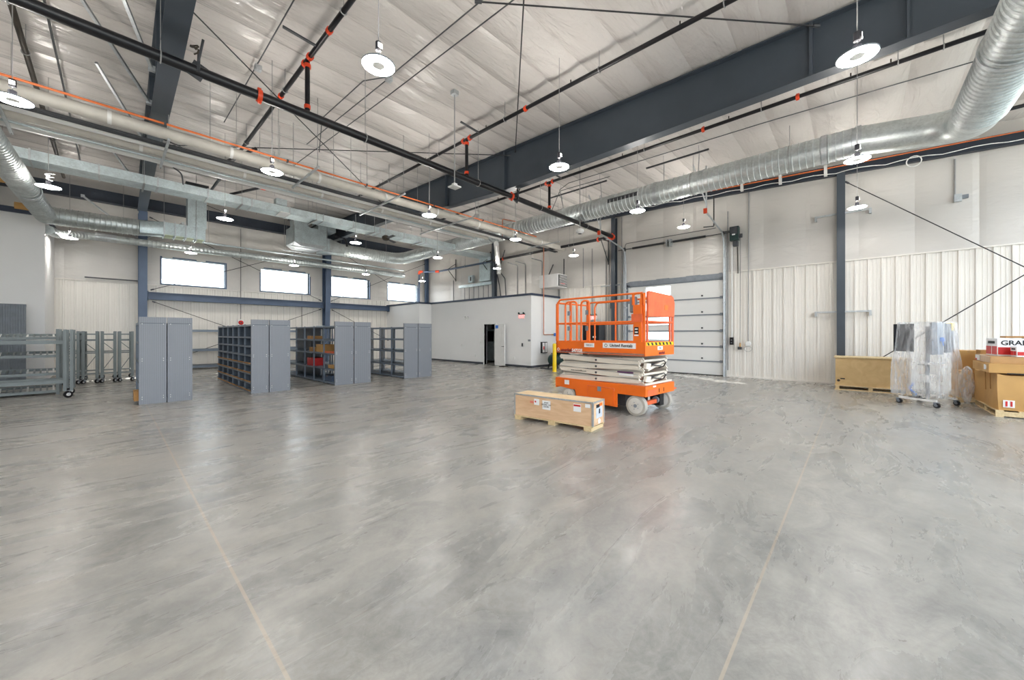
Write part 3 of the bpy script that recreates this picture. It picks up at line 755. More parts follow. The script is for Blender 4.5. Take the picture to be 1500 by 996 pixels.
for p in ((2.1,13.9,6.55),(3.5,14.6,6.55)): MB().lathe([(0,-.08),(.075,-.08),(.075,.08),(0,.08)], p, 12).build('elbow', m_org, zb)

# ------------------------------------------------------------------ spiral ducts
KD = 1.14
def K(root, k=KD):
    c = Vector((0,0,1.62)); root.location = c+(Vector(root.location)-c)*k; root.scale = (k,k,k)
kz = lambda y, k=KD: 1.62+(roofz(y*k)-.06-1.62)/k
dk = thing('spiral_duct', 'large round galvanized spiral duct running the length of the overhead door wall', 'duct', (11.2,8,5.85))
mb = MB(); spiral(mb, [(11.2,-.15,5.86),(11.2,19.1,5.86),(8.0,19.1,5.86)], .30, 1.0, .13, 28, 12); mb.build('duct_run', m_galv, dk)
for y in (-.02,.55,4.4,9.2,14.0): MB().lathe([(.31,-.05),(.322,-.05),(.322,.05),(.31,.05)], (11.2,y,5.86), 28, 'y').build('joint_band', m_galv2, dk)
MB().lathe([(.30,-.4),(.305,-.4),(.305,.0),(.30,.0)], (11.2,.42,5.86), 28, 'y').build('damper_collar', m_galv2, dk)
MB().box(10.895,10.93,4.9,5.9,5.84,5.96).build('air_grille', m_dgrey, dk)
for y in (1.2,3.4,7.0,11.5,15.5):
    MB().sweep([(11.2+.31*math.cos(a*PI/10), y, 5.86+.31*math.sin(a*PI/10)) for a in range(20)], .008, 5, closed=True).cyl((11.2,y,6.17),(11.2,y,kz(y)),.006,6).build('hanger', m_cable, dk)
K(dk)
ck = thing('spiral_duct', 'widest round spiral duct coming down from the top right corner to a bend', 'duct', (8,-1.55,5.86))
mb = MB(); P = [(1.5,-1.75,5.86),(11.0,-1.62,5.86),(11.25,-1.2,5.86)]
spiral(mb, [(1.5,-1.75,5.86),(11.3,-1.72,5.90)], .36, .3, .13, 30, 6); mb.build('duct_run', m_galv, ck)
el = MB(); E1 = fillet([(11.2,-1.72,5.9),(12.77,-1.80,6.2),(12.77,-.1,6.45)], 1.0, 16); el.sweep(E1, [.365-.022*i/(len(E1)-1) for i in range(len(E1))], 30); el.build('elbow', m_galv, ck)
for x in (6.2,8.95): MB().lathe([(.365,-.04),(.378,-.04),(.378,.04),(.365,.04)], (x,-1.70,5.86), 30, 'x').build('joint_band', m_galv2, ck)
# left ducts
lk = thing('spiral_duct', 'round galvanized duct slanting down from the left edge over the partition wall', 'duct', (-1.5,15,5.5))
mb = MB(); spiral(mb, [(-1.75,9.0,5.5),(-1.42,19.6,5.5)], .24, .5, .14, 24); mb.build('duct_run', m_galv, lk)
MB().lathe([(.245,-.05),(.262,-.05),(.262,.05),(.245,.05)], (-1.5,16.4,5.5), 24, 'y').build('joint_band', m_galv2, lk)
MB().lathe([(.0,.0),(.1,.0),(.1,.3),(.0,.3)], (-1.98,15.3,5.42), 16, 'x').build('stub', m_card, lk)
MB().lathe([(.0,.0),(.1,.0),(.1,.3),(.0,.3)], (-1.9,18.2,5.42), 16, 'x').build('stub', m_card, lk)
jk = thing('spiral_duct', 'fat round galvanized duct above the left column leading to a flat plenum', 'duct', (-.3,19.6,5.55))
mb = MB(); spiral(mb, [(-1.35,19.62,5.55),(.75,19.45,5.55)], .29, .5, .13, 26); mb.build('duct_run', m_galv, jk)
# square to round transition
n = 24; vs = []; 
for i in range(n):
    a = 2*PI*i/n; vs.append((.75,19.45+.29*math.cos(a),5.55+.29*math.sin(a)))
for i in range(n):
    a = 2*PI*i/n; c, s = math.cos(a), math.sin(a); k = 1/max(abs(c),abs(s)); vs.append((1.4,19.45+.26*c*k,5.62+.24*s*k))
MB().add(vs, [(i,(i+1)%n,n+(i+1)%n,n+i) for i in range(n)]).build('transition', m_galvg, jk)
pk = thing('duct_plenum', 'flat galvanized plenum box hanging over the first window with pale underside panels', 'duct', (2.0,19.45,5.36))
MB().box(1.4,2.62,19.19,19.71,5.38,5.86).build('plenum_box', m_galvg, pk)
m_pale = M('pale_green_filter', srgb(208,220,184), .6)
for i in range(4): MB().box(1.42+i*.3,1.66+i*.3,19.16,19.74,5.35,5.385).build('filter_panel', m_pale, pk)
for i in range(4): MB().bar((1.4+i*.31,19.15,5.3),(1.4+i*.31,19.15,5.9),.03,.03).bar((1.4+i*.31,19.1,5.34),(1.4+i*.31,19.8,5.34),.03,.03).build('hanger_strap', m_galv2, pk)
for i in (0,3): MB().cyl((1.4+i*.31,19.2,5.86),(1.4+i*.31,19.2,roofz(19.2)-.05),.008,6).build('hanger', m_cable, pk)
vk = thing('vertical_duct', 'upright rectangular duct dropping from the roof beside the first window', 'duct', (2.35,19.3,5.86))
MB().box(2.08,2.66,19.22,19.68,5.86,7.55).build('duct_box', m_galvg, vk); MB().box(2.02,2.72,19.16,19.74,7.45,7.58).box(2.02,2.72,19.16,19.74,7.2,7.26).build('roof_collar', m_dgrey, vk)
tk = thing('spiral_duct', 'long thin round duct running level above the row of windows', 'duct', (6,21.9,5.45))
mb = MB(); spiral(mb, [(-1.45,20.65,5.25),(-1.3,21.6,5.3),(-.6,22.6,5.56),(13.6,22.6,5.6)], .15, .5, .14, 18, 6); mb.build('duct_run', m_galv, tk)
for x in (.4,3.2,6.5,9.4,12.3):
    MB().cyl((x,22.6,5.74),(x,22.6,roofz(22.6)-.05),.006,6).build('hanger', m_cable, tk)
MB().lathe([(.155,-.3),(.165,-.3),(.165,.3),(.155,.3)], (-.1,22.6,5.57), 18, 'x').build('damper_collar', m_galv2, tk)
t = tag(MB().sweep([(-.9,22.5,5.92),(13.5,22.5,5.92)], .045, 10).build('conduit', m_galvg), 'thin grey conduit running level just above the thin round duct over the windows', 'conduit')
# flat duct
fk = thing('flat_duct', 'long flat pale green grey rectangular duct from the left edge to the spiral duct', 'duct', (4,16,6.1))
MB().box(-4,12.45,15.62,16.3,6.12,6.38).build('duct_run', m_galvg, fk)
for x in (-2.6,-1.4,-.2,1.0,2.2,3.4,4.6,5.8,7.0,8.2,9.4,10.6): MB().box(x-.02,x+.02,15.60,16.32,6.10,6.40).build('joint_flange', m_galv2, fk)
for x in (-1.9,.7,3.1,5.5,7.9,10.3):
    MB().bar((x,15.5,6.09),(x,16.45,6.09),.04,.03).cyl((x,15.54,6.07),(x,15.54,roofz(15.5)-.05),.006,6).cyl((x,16.4,6.07),(x,16.4,roofz(16.4)-.05),.006,6).build('hanger', m_cable, fk)
MB().box(4.15,4.5,15.6,15.9,6.4,6.62).build('control_box', m_galvg, fk)
MB().box(4.25,4.55,15.45,16.1,6.085,6.118).build('white_label', m_paper, fk)
# air handler group at the far centre
ak = thing('air_handler', 'boxy galvanized air handler hung at the far centre before the wide blue column', 'air handler', (6.9,18.6,5.5))
MB().box(5.55,6.9,18.2,19.4,5.72,6.45).build('cabinet', m_galvg, ak)
MB().prism([(5.55,5.72),(6.9,5.72),(6.7,5.55),(5.8,5.55)],'y',18.2,19.4).build('drain_pan', m_galv2, ak)
MB().box(6.9,7.2,18.6,19.5,5.55,6.2).build('coil_section', m_galvg, ak)
vs = []; n = 24
for i in range(n):
    a = 2*PI*i/n; c, s = math.cos(a), math.sin(a); k = 1/max(abs(c),abs(s)); vs.append((7.2,19.05+.45*c*k,5.88+.33*s*k))
for i in range(n):
    a = 2*PI*i/n; vs.append((8.0,19.1+.3*math.cos(a),5.86+.3*math.sin(a)))
MB().add(vs, [(i,(i+1)%n,n+(i+1)%n,n+i) for i in range(n)]).build('transition', m_galv, ak)
MB().box(5.6,6.2,18.4,19.0,6.45,7.18).build('supply_riser', m_galvg, ak); MB().box(6.6,7.4,18.4,19.2,6.5,7.18).build('return_riser', m_galvg, ak)
for z in (6.7,6.88,7.06): MB().box(6.55,7.45,18.36,19.24,z,z+.05).build('riser_flange', m_dgrey, ak)
for z in (6.8,7.05): MB().box(5.52,6.28,18.34,19.06,z,z+.05).build('riser_flange', m_dgrey, ak)
for x, y in ((5.5,18.2),(6.9,18.15),(5.5,19.45),(6.95,19.5)): MB().cyl((x,y,5.5),(x,y,kz(y)),.008,6).build('hanger', m_cable, ak)
for y in (18.15,19.45): MB().bar((5.4,y,5.5),(7.1,y,5.5),.04,.04).build('support_strut', m_galv2, ak)
MB().sweep(fillet([(7.3,18.4,6.35),(7.8,18.3,6.3),(7.9,18.3,5.9)],.2,6), .05, 8).build('refrigerant_hose', m_blk, ak)
K(ak)
# ceiling fan
fn = thing('ceiling_fan', 'small dark ceiling fan on a rod beside the lamp at the far centre', 'fan', (8.25,15.2,5.8))
MB().cyl((0,0,.1),(0,0,2.0),.018,8).build('down_rod', m_galv2, fn, local=True)
MB().lathe([(.0,.16),(.08,.16),(.16,.1),(.16,.0),(.1,-.06),(.0,-.06)], n=18).build('motor', m_brn, fn, local=True)
for k in range(3):
    a = .5+k*2*PI/3; c, s = math.cos(a), math.sin(a)
    b = MB(); b.add([(.15*c-.05*s,.15*s+.05*c,.0),(.15*c+.05*s,.15*s-.05*c,.03),(.75*c+.07*s,.75*s-.07*c,.03),(.75*c-.07*s,.75*s+.07*c,0)]+[(.15*c-.05*s,.15*s+.05*c,.012),(.15*c+.05*s,.15*s-.05*c,.042),(.75*c+.07*s,.75*s-.07*c,.042),(.75*c-.07*s,.75*s+.07*c,.012)],[(0,1,2,3),(7,6,5,4),(0,4,5,1),(1,5,6,2),(2,6,7,3),(3,7,4,0)])
    b.build('blade', m_dgrey, fn, local=True)

# ------------------------------------------------------------------ pipe rack
RZ = 5.86
def rackpipe(y, r, x0, x1, mat, label, name='insulated_pipe', z=None, cat='pipe', fit=()):
    z = z or RZ+.03+r
    t = thing(name, label, cat, ((x0+x1)/2,y,z))
    MB().cyl((x0,y,z),(x1,y,z),r,16).build('pipe', mat, t)
    for x in fit: MB().lathe([(r*1.0,-.03),(r*1.06,-.03),(r*1.06,.03),(r*1.0,.03)], (x,y,z), 16, 'x').build('jacket_band', m_insw, t)
    return t
rackpipe(11.12,.125,-4,15.9,m_ins,'thick grey insulated pipe, upper edge of the pipe rack', fit=(0,2,4,6,8,10,12,14))
rackpipe(11.50,.03,-4,15.9,m_dgrey,'upper of the two thin dark conduits on the pipe rack','conduit')
rackpipe(11.62,.03,-4,15.9,m_dgrey,'lower of the two thin dark conduits on the pipe rack','conduit')
rackpipe(11.86,.07,-4,12.0,m_insw,'slim white jacketed pipe below the dark conduits on the rack', fit=(1,3,5,7,9,11))
rackpipe(12.27,.10,-4,11.6,m_ins,'beige insulated pipe in the middle of the pipe rack', fit=(.5,2.5,4.5,6.5,8.5))
rackpipe(12.55,.025,-4,11.2,m_galvg,'thin bluish conduit between the two lower rack pipes','conduit')
q = rackpipe(12.82,.12,-4,10.95,m_insw,'thick white foil jacketed pipe, lower edge of the pipe rack', fit=(0,1.5,3,4.5,6,7.5,9))
MB().sweep(fillet([(10.9,12.82,6.01),(11.2,12.82,6.05),(11.45,12.82,6.5),(11.45,12.82,7.1)],.2,6), .12, 14).build('elbow', m_insw, q)
tg = rackpipe(10.72,.022,-4,13.2,m_opipe,'thin orange pipe running along the top of the pipe rack','orange_pipe', z=6.06)
for x in (.8,3.1,5.2,7.6,9.9,12): MB().box(x-.02,x+.02,10.68,10.76,6.03,6.09).build('pipe_clip', m_dgrey, tg)
for i, (x, ya, yb, w) in enumerate(((.88,11.0,13.0,'nearest the left rafter'),(3.6,10.0,12.0,'third from the left'),(6.05,10.0,13.0,'in the middle of the rack'),(8.95,10.0,13.6,'under the big rafter'),(14.0,10.0,11.9,'nearest the lift'),(-1.4,10.4,13.1,'at the left edge'))):
    st = thing('trapeze_hanger', 'galvanized strut trapeze carrying the pipe rack, '+w, 'hanger', (x,(ya+yb)/2,RZ-.05))
    MB().bar((x,ya,RZ),(x,yb,RZ),.045,.045).build('strut', m_galv2, st)
    for y in (ya+.08,yb-.08): MB().cyl((x,y,RZ-.06),(x,y,roofz(y)-.05),.007,6).build('threaded_rod', m_cable, st)
for x in (1.6,2.1,3.0,4.4,4.9,5.4,7.2,7.7,10.0,12.2):
    t = tag(MB().cyl((x,11.1,6.12),(x,11.1,roofz(11.1)-.05),.006,6).build('hanger_rod', m_cable), 'thin grey rod hanging the thick grey pipe from the ceiling', 'rod', 'thin rods above the pipe rack')
# light coloured insulated elbow dropping by the switchgear
t = tag(MB().sweep(fillet([(12.3,12.4,5.86),(14.6,14.6,5.6),(15.3,15.2,5.62),(15.3,15.2,5.1)],.3,7), .12, 16).build('insulated_pipe', m_insw), 'white insulated pipe bending down beside the switchgear above the office', 'pipe')
# copper / orange loop near the rack end
t = tag(MB().sweep(fillet([(11.9,11.6,6.0),(11.9,11.6,6.75),(13.3,11.2,6.75),(13.4,11.2,6.3)],.06,4), .02, 8).build('copper_loop', m_cop2), 'square loop of copper pipe above the spiral duct near the rack end', 'pipe')
# hoses
t = tag(MB().sweep(fillet([(11.0,12.2,6.05),(12.0,12.3,6.5),(12.9,12.6,6.6),(13.0,12.8,6.2)],.3,8), .07, 10).build('flexible_hose', m_insw), 'crumpled white flexible hose arching over the spiral duct', 'hose')
t = tag(MB().sweep(fillet([(.95,13.4,6.75),(1.35,13.6,6.75),(1.5,13.8,6.6),(1.4,13.9,6.35),(1.15,14.0,6.3),(1.4,14.1,6.2),(1.45,14.3,5.95)],.25,5), .02, 8).build('flexible_conduit', m_dgrey), 'dark curled flexible conduit right of the left rafter below the rack', 'conduit')

# ------------------------------------------------------------------ conduits under the roof
def cond(pts, label, r=.012, mat=m_rod, bend=.12):
    return tag(MB().sweep(fillet(pts, bend, 4) if len(pts) > 2 else pts, r, 8).build('conduit', mat), label, 'conduit')
cond([(4.37,2.5,7.28),(4.27,7.7,7.4),(3.95,8.3,7.42),(3.9,10.6,7.45),(3.9,10.8,6.6)], 'upper grey conduit of the pair slanting across the centre ceiling')
cond([(4.72,2.5,7.28),(4.6,8.5,7.42),(4.4,15.5,7.6)], 'lower grey conduit of the pair slanting across the centre ceiling')
cond([(4.3,7.8,7.42),(4.15,12.5,7.5)], 'short grey conduit joining the slanting pair from below')
cond([(2.17,4.6,7.35),(2.18,13,7.55)], 'grey conduit left of the black branch pipe at the top')
cond([(-.8,8.0,7.42),(-.7,20.5,7.75)], 'grey conduit beside the brown branch pipe at the upper left', .02)
cond([(11.3,-5.5,6.72),(11.0,1.7,6.85),(10.9,7.4,6.9),(11.2,8.0,6.9),(13.2,9.2,6.9)], 'grey conduit running along under the ceiling right of the big rafter')
cond([(11.6,6.2,7.0),(11.5,8.2,7.0),(11.5,8.6,6.3)], 'looping grey conduit above the bend of the black main pipe')
for x, y, lb in ((2.18,9.5,'left'),(4.28,7.75,'right')):
    tag(MB().box(x-.06,x+.06,y-.06,y+.06,7.32,7.42).build('junction_box', m_galv2), 'small grey ceiling junction box on the '+lb+' conduit', 'box')
# random thin drop rods
rr = random.Random(3)
for k in range(16):
    x = rr.choice([3.1,3.4,3.8,4.6,5.1,5.6,6.0,7.4,8.0,12,12.8,13.6]); y = rr.uniform(11.5,17.5); z = rr.uniform(6.1,6.9)
    tag(MB().cyl((x,y,z),(x,y,roofz(y)-.04),.006,6).build('hanger_rod', m_cable), 'thin grey rod hanging from the shiny ceiling behind the pipe rack', 'rod', 'thin rods behind the pipe rack')
# strut hangers over the spiral duct
for y0, y1, zt, lb in ((.6,3.6,6.62,'right'),(5.3,9.1,6.62,'left')):
    r = thing('strut_hanger', 'dark strut bar hung above the spiral duct, '+lb+' of the two', 'hanger', (10.9,(y0+y1)/2,6.5))
    yy0, yy1 = (2.9,4.6) if lb == 'right' else (5.9,8.2)
    MB().bar((10.85,yy0,6.55),(10.85,yy1,6.55),.04,.04).build('strut', m_dgrey, r)
    for y in (yy0+.25,yy1-.5): MB().cyl((10.85,y,6.55),(10.85,y,kz(y)),.006,6).cyl((10.9,y,6.55),(11.15,y+.1,6.15),.012,6).build('threaded_rod', m_cable, r)
    K(r)

# ------------------------------------------------------------------ access points hung on poles
r = thing('wireless_access_point', 'square white device hanging on a pole in front of the rafter', 'access point', (5.73,7.22,5.2))
mb = MB(); mb.box(-.12,.12,-.12,.12,0,.035); mb.build('antenna_plate', m_white, r, bevel=.012, local=True)
MB().box(-.05,.05,-.05,.05,.035,.1).build('mount_box', m_white, r, local=True); MB().cyl((0,0,.1),(0,0,2.28),.014,8).build('pole', m_cable, r, local=True); MB().box(-.07,.07,-.07,.07,2.26,2.36).build('ceiling_box', m_galv2, r, local=True)
r = thing('wireless_access_point', 'round white device with a dark face hanging left of the overhead door', 'access point', (11.2,7.13,5.2))
MB().lathe([(.0,-.06),(.07,-.06),(.14,.0),(.14,.08),(.06,.12),(.0,.12)], n=20).build('dome', m_white, r, local=True); MB().lathe([(.0,-.075),(.06,-.07),(.1,-.03),(.0,-.03)], n=16).build('dark_face', m_dgrey, r, local=True)
MB().cyl((0,0,.12),(0,0,2.3),.014,8).build('pole', m_cable, r, local=True)

# ------------------------------------------------------------------ door wall equipment
def pipething(name, cat, label, pts, r, mat, bend=.1, n=8):
    return tag(MB().sweep(fillet(pts, bend, 4) if len(pts) > 2 else pts, r, n).build(name, mat), label, cat)
pipething('gas_line','pipe','orange pipe running along the dark sloping beam over the door wall', [(15.75,y,6.78+.05*(y+3.1) if y > -8 else 0) for y in (-6.9,-3.1,.5,3.5,7.5)], .022, m_opipe, .02)
pipething('cable','cable','drooping white cable below the orange pipe on the sloping beam', [(15.72,-6.5+.28*i,6.53+.055*(.28*i-3.4)+.07*abs(math.sin(i*.75))) for i in range(50)], .012, m_white, .001)
rg = [(15.74,-1.2+.15*math.cos(a*PI/8),6.60+.15*math.sin(a*PI/8)) for a in range(16)]
tag(MB().sweep(rg, .014, 6, closed=True).build('cable_coil', m_white), 'round coil of white cable hanging on the sloping beam at the right', 'cable')
for y in (-3.3,.75,1.95,3.1):
    z = 6.52+.056*(y+3.1)
    tag(MB().box(15.7,15.82,y-.04,y+.04,z+.0,z+.34).build('beam_clip', m_wmetal), 'white clip strap on the dark sloping beam over the door wall', 'clip', 'white straps on the sloping beam')
# overhead door tracks + spring shaft + operator
tr = thing('door_track_set', 'galvanized tracks curving from the sides of the overhead door up and inward', 'door track', (15.95,5.7,0))
for y, lb in ((DY0-.06,1),(DY1+.06,-1)):
    P = fillet([(15.97,y,0),(15.97,y,4.9),(15.85,y,5.45),(13.6,y,5.75)], .45, 8)
    MB().sweep(P, .03, 8).build('track', m_galv2, tr)
    MB().bar((16.03,y-lb*.05,0),(16.03,y-lb*.05,5.55),.06,.05,(0,1,0)).build('track_angle', m_galv2, tr)
    for z in (.4,1.2,2.0,2.8,3.6): MB().box(15.95,16.06,y-.05,y+.05,z,z+.06).build('track_bracket', m_galv2, tr)
    MB().bar((13.7,y,5.74),(13.7,y,7.3),.04,.04).bar((13.7,y,6.0),(13.3,y+.3,7.3),.03,.03).build('track_hanger', m_galv2, tr)
    MB().box(13.55,13.62,y-.05,y+.05,5.68,5.84).build('track_stop', m_org, tr)
ss = thing('spring_shaft', 'black torsion spring shaft above the overhead door', 'door spring', (15.85,5.7,5.45))
MB().cyl((15.85,DY0-.3,5.45),(15.85,DY1+.35,5.45),.018,8).build('shaft', m_dgrey, ss)
for a, b in ((4.35,5.6),(5.95,7.35)):
    P = [(15.85,a+(b-a)*i/80,5.45) for i in range(81)]; MB().sweep(P, [.05 if i % 2 else .042 for i in range(81)], 12).build('torsion_spring', m_blk, ss)
MB().box(15.8,16.05,5.68,5.74,5.3,5.58).box(15.8,16.05,5.82,5.88,5.3,5.58).build('centre_bracket', m_galv2, ss)
for y in (DY0-.05,DY1+.05): MB().lathe([(.0,-.03),(.09,-.03),(.09,.03),(.0,.03)], (15.85,y,5.45), 14, 'y').build('cable_drum', m_dgrey, ss)
pipething('air_pipe','pipe','thin grey pipe running level above the door spring shaft with a black drop', [(15.9,7.75,5.5),(15.9,7.7,5.72),(15.9,4.0,5.72)], .014, m_rod)
pipething('drop_pipe','pipe','black drop pipe from the sloping beam down toward the door track', [(15.7,4.02,6.9),(15.7,4.02,5.75),(15.4,4.3,5.7)], .022, m_blk, .05)
op = thing('door_operator', 'dark green boxy motor operator on the wall right of the overhead door', 'motor', (15.95,3.32,5.0))
MB().box(15.72,15.95,3.2,3.5,5.1,5.62).build('motor_housing', m_gcomp, op, bevel=.015); MB().box(15.66,15.73,3.24,3.46,5.32,5.58).build('cover', m_dgrey, op)
MB().cyl((15.8,3.1,5.25),(15.8,3.22,5.25),.08,12).build('gear_wheel', m_dgrey, op); MB().cyl((15.85,3.5,5.5),(15.85,3.75,5.5),.02,8).build('drive_shaft', m_dgrey, op); MB().box(15.655,15.665,3.3,3.4,5.28,5.33).build('label', m_paper, op)
MB().box(15.75,15.95,3.25,3.4,4.9,5.08).build('control_housing', m_dgrey, op)
pipething('chain','chain','thin hanging door chain beside the overhead door', [(15.78,3.15,5.2),(15.8,3.17,1.25)], .008, m_rod)
pipething('conduit','conduit','white conduit dropping from the door motor to the black switch', [(16.02,3.48,5.0),(16.02,3.48,1.5)], .02, m_wmetal)
pipething('conduit','conduit','grey conduit left of the door motor conduit', [(16.02,3.62,6.3),(16.02,3.62,.25)], .02, m_cable)
pipething('conduit','conduit','brown grey conduit dropping right of the door motor', [(16.02,3.3,4.9),(16.02,3.28,3.9)], .018, m_brn)
pipething('conduit','conduit','tall grey conduit from the sloping beam to the round outlet', [(16.02,2.93,6.85),(16.0,2.95,1.35)], .018, m_cable)
pipething('conduit','conduit','short conduit above the small grey junction box at the right', [(16.02,-2.0,6.5),(16.02,-2.0,5.5)], .018, m_cable)
t = thing('junction_box', 'small grey junction box high on the vinyl wall at the right', 'box', (16.0,-2.03,5.35)); MB().box(15.95,16.05,-2.12,-1.98,5.3,5.5).build('box', m_galv2, t); MB().box(15.96,16.04,-2.24,-2.12,5.36,5.46).build('sensor', m_grey, t)
t = thing('switch_box', 'black push button switch on the conduit by the door', 'switch', (16.0,3.48,1.25)); MB().box(15.94,16.02,3.42,3.54,1.22,1.5).build('enclosure', m_blk, t); MB().cyl((15.93,3.48,1.4),(15.95,3.48,1.4),.02,8).cyl((15.93,3.48,1.3),(15.95,3.48,1.3),.02,8).build('push_button', m_grey, t)
t = thing('chain_keeper', 'brass and black chain keeper on the ribbed wall', 'bracket', (16.0,3.2,1.0)); MB().box(15.92,16.04,3.15,3.27,1.05,1.15).build('block', m_dgrey, t); MB().cyl((15.97,3.2,1.15),(15.97,3.2,1.3),.025,8).build('ring', m_card, t)
t = thing('wall_outlet', 'round white outlet with a small cable loop on the ribbed wall', 'outlet', (16.0,2.95,1.15)); MB().lathe([(0,-.06),(.08,-.06),(.09,.0),(0,.0)], (16.02,2.95,1.27), 16, 'x').build('outlet_cap', m_wmetal, t)
MB().sweep([(15.98,2.95+.12*math.cos(a*PI/8),1.08+.1*math.sin(a*PI/8)) for a in range(17)], .007, 6).build('cable_loop', m_cable, t)
for z, lb in ((2.34,'lower'),(5.5,'upper')):
    t = thing('strut_channel', lb+' horizontal strut channel behind the slate column at the right', 'bracket', (15.98,.35,z))
    MB().bar((15.98,-.32,z),(15.98,1.03,z),.05,.05).build('channel', m_galv2, t); MB().box(15.95,16.08,.98,1.04,z-.14,z+.03).box(15.95,16.08,-.33,-.27,z-.14,z+.03).build('end_clip', m_galv2, t)
t = tag(MB().bar((15.98,8.0,3.9),(15.98,9.0,3.9),.05,.05).build('strut_channel', m_galv2), 'short strut channel crossing the column left of the overhead door', 'bracket')
for i, (y, za, zb2) in enumerate(((7.95,0,7.0),(8.6,0,5.6),(8.75,0,5.6),(9.5,0,5.8),(10.0,3.9,5.9))):
    pipething('conduit','conduit','pale vertical conduit on the wall left of the overhead door, number %s from the door' % ('one','two','three','four','five')[i], [(16.02,y,za+.02),(16.02,y,zb2)], .022, m_cable)
pipething('conduit','conduit','grey vertical conduit by the left door track', [(15.98,7.82,.05),(15.98,7.82,5.4)], .04, m_galv2)
# exit signs
def exit_sign(x, y, z, label, dangle=False):
    r = thing('exit_sign', label, 'exit sign', (x,y,z))
    MB().box(x-.05,x,y-.17,y+.17,z-.1,z+.1).build('sign_plate', m_white, r)
    text('letters', 'EXIT', .2, m_exit, r, (-.056,0,0), '-x', .003, .004, sx=.85)
    MB().box(x-.06,x,y-.19,y+.19,z+.1,z+.14).build('lamp_bar', m_gcomp, r)
    for s in (-1,1): MB().lathe([(.0,-.04),(.045,-.04),(.03,.03),(.0,.03)], (x-.07,y+s*.15,z+.17), 12, 'x').build('lamp_head', m_gcomp, r)
    return r
exit_sign(13.76, 12.05, 2.48, 'red exit sign with lamp heads on the office wall')
exit_sign(15.98, 9.39, 2.42, 'red exit sign with lamp heads seen through the lift railing')
pipething('conduit','conduit','thin conduit dropping to the exit sign behind the lift', [(16.03,9.45,3.9),(16.03,9.45,2.6)], .012, m_cable)
# unit heater
uh = thing('unit_heater', 'white boxy unit heater with a black louvred grille above the office end', 'heater', (15.3,11.1,3.85))
MB().box(14.9,15.7,10.75,11.9,3.95,4.6).build('cabinet', m_wmetal, uh, bevel=.01)
MB().box(14.95,15.65,10.72,10.76,4.0,4.55).build('grille_frame', m_blk, uh)
lv = MB()
for i in range(9): lv.bar((14.98,10.71,4.04+i*.057),(15.62,10.71,4.04+i*.057),.03,.018)
lv.build('louvre', m_white, uh)
MB().box(15.1,15.45,10.7,10.715,4.1,4.14).build('red_element', m_red, uh)
MB().bar((15.5,10.8,4.6),(15.5,10.8,5.4),.04,.04).bar((15.5,11.8,4.6),(15.95,11.8,5.3),.04,.04).build('bracket', m_dgrey, uh)
# switchgear above office
sg = thing('wire_trough', 'pale green wiring trough with a row of drop conduits above the office', 'wiring trough', (15.95,17.9,3.6))
MB().box(15.85,16.0,16.4,19.5,4.68,4.86).build('trough', m_galvg, sg)
for i in range(6): MB().cyl((15.93,16.75+i*.45,3.6),(15.93,16.75+i*.45,4.7),.018,8).build('drop_conduit', m_rod, sg)
MB().box(15.8,16.0,18.1,18.5,4.95,5.4).build('disconnect_box', m_galvg, sg); MB().box(15.78,15.8,18.2,18.3,5.05,5.3).build('handle', m_dgrey, sg)
rd = thing('rectangular_duct', 'green grey rectangular duct turning down the wall above the office', 'duct', (15.85,17,4.86))
MB().box(15.68,16.0,16.35,17.3,4.9,6.3).build('drop_leg', m_galvg, rd); MB().prism([(12.2,6.3),(16.0,6.3),(16.0,6.55),(12.2,6.42)],'y',16.35,17.3).build('header', m_galvg, rd)
pipething('flexible_conduit','conduit','dark flexible conduit curving down by the column above the office', [(15.9,15.85,6.6),(15.7,15.9,5.6),(15.75,15.8,5.2),(15.75,15.6,4.5),(15.8,15.5,3.6)], .03, m_dgrey, .3)
pipething('flexible_conduit','conduit','second dark flexible conduit nearer the corner above the office', [(15.9,15.3,6.6),(15.7,15.6,5.4),(15.8,15.2,4.9),(15.8,15.1,3.6)], .03, m_dgrey, .3)
pipething('conduit','conduit','grey vertical conduit on the wall between the corner column and the trough', [(16.02,20.3,3.6),(16.02,20.3,5.3)], .02, m_rod)
for y in (12.6,13.8,14.4): pipething('conduit','conduit','pale conduit bent under the pipe on the vinyl wall above the office, '+{12.6:'nearest the heater',13.8:'middle one',14.4:'nearest the column'}[y], [(16.02,y,3.6),(16.02,y,5.6),(15.6,y+.4,5.75)], .03, m_cable, .1)
# copper line on office end wall
pipething('copper_pipe','pipe','copper pipe dropping down the office corner to a blue valve', [(14.6,11.38,5.9),(14.6,11.38,1.6),(15.25,11.38,1.6)], .022, m_cop2, .05)
bv = thing('valve', 'blue handled valve at the end of the copper pipe', 'valve', (15.45,11.36,1.55)); MB().cyl((15.25,11.38,1.6),(15.7,11.38,1.6),.03,10).build('valve_body', m_card, bv); MB().box(15.4,15.55,11.3,11.36,1.52,1.68).box(15.62,15.75,11.3,11.36,1.52,1.66).build('handle', m_blue, bv)
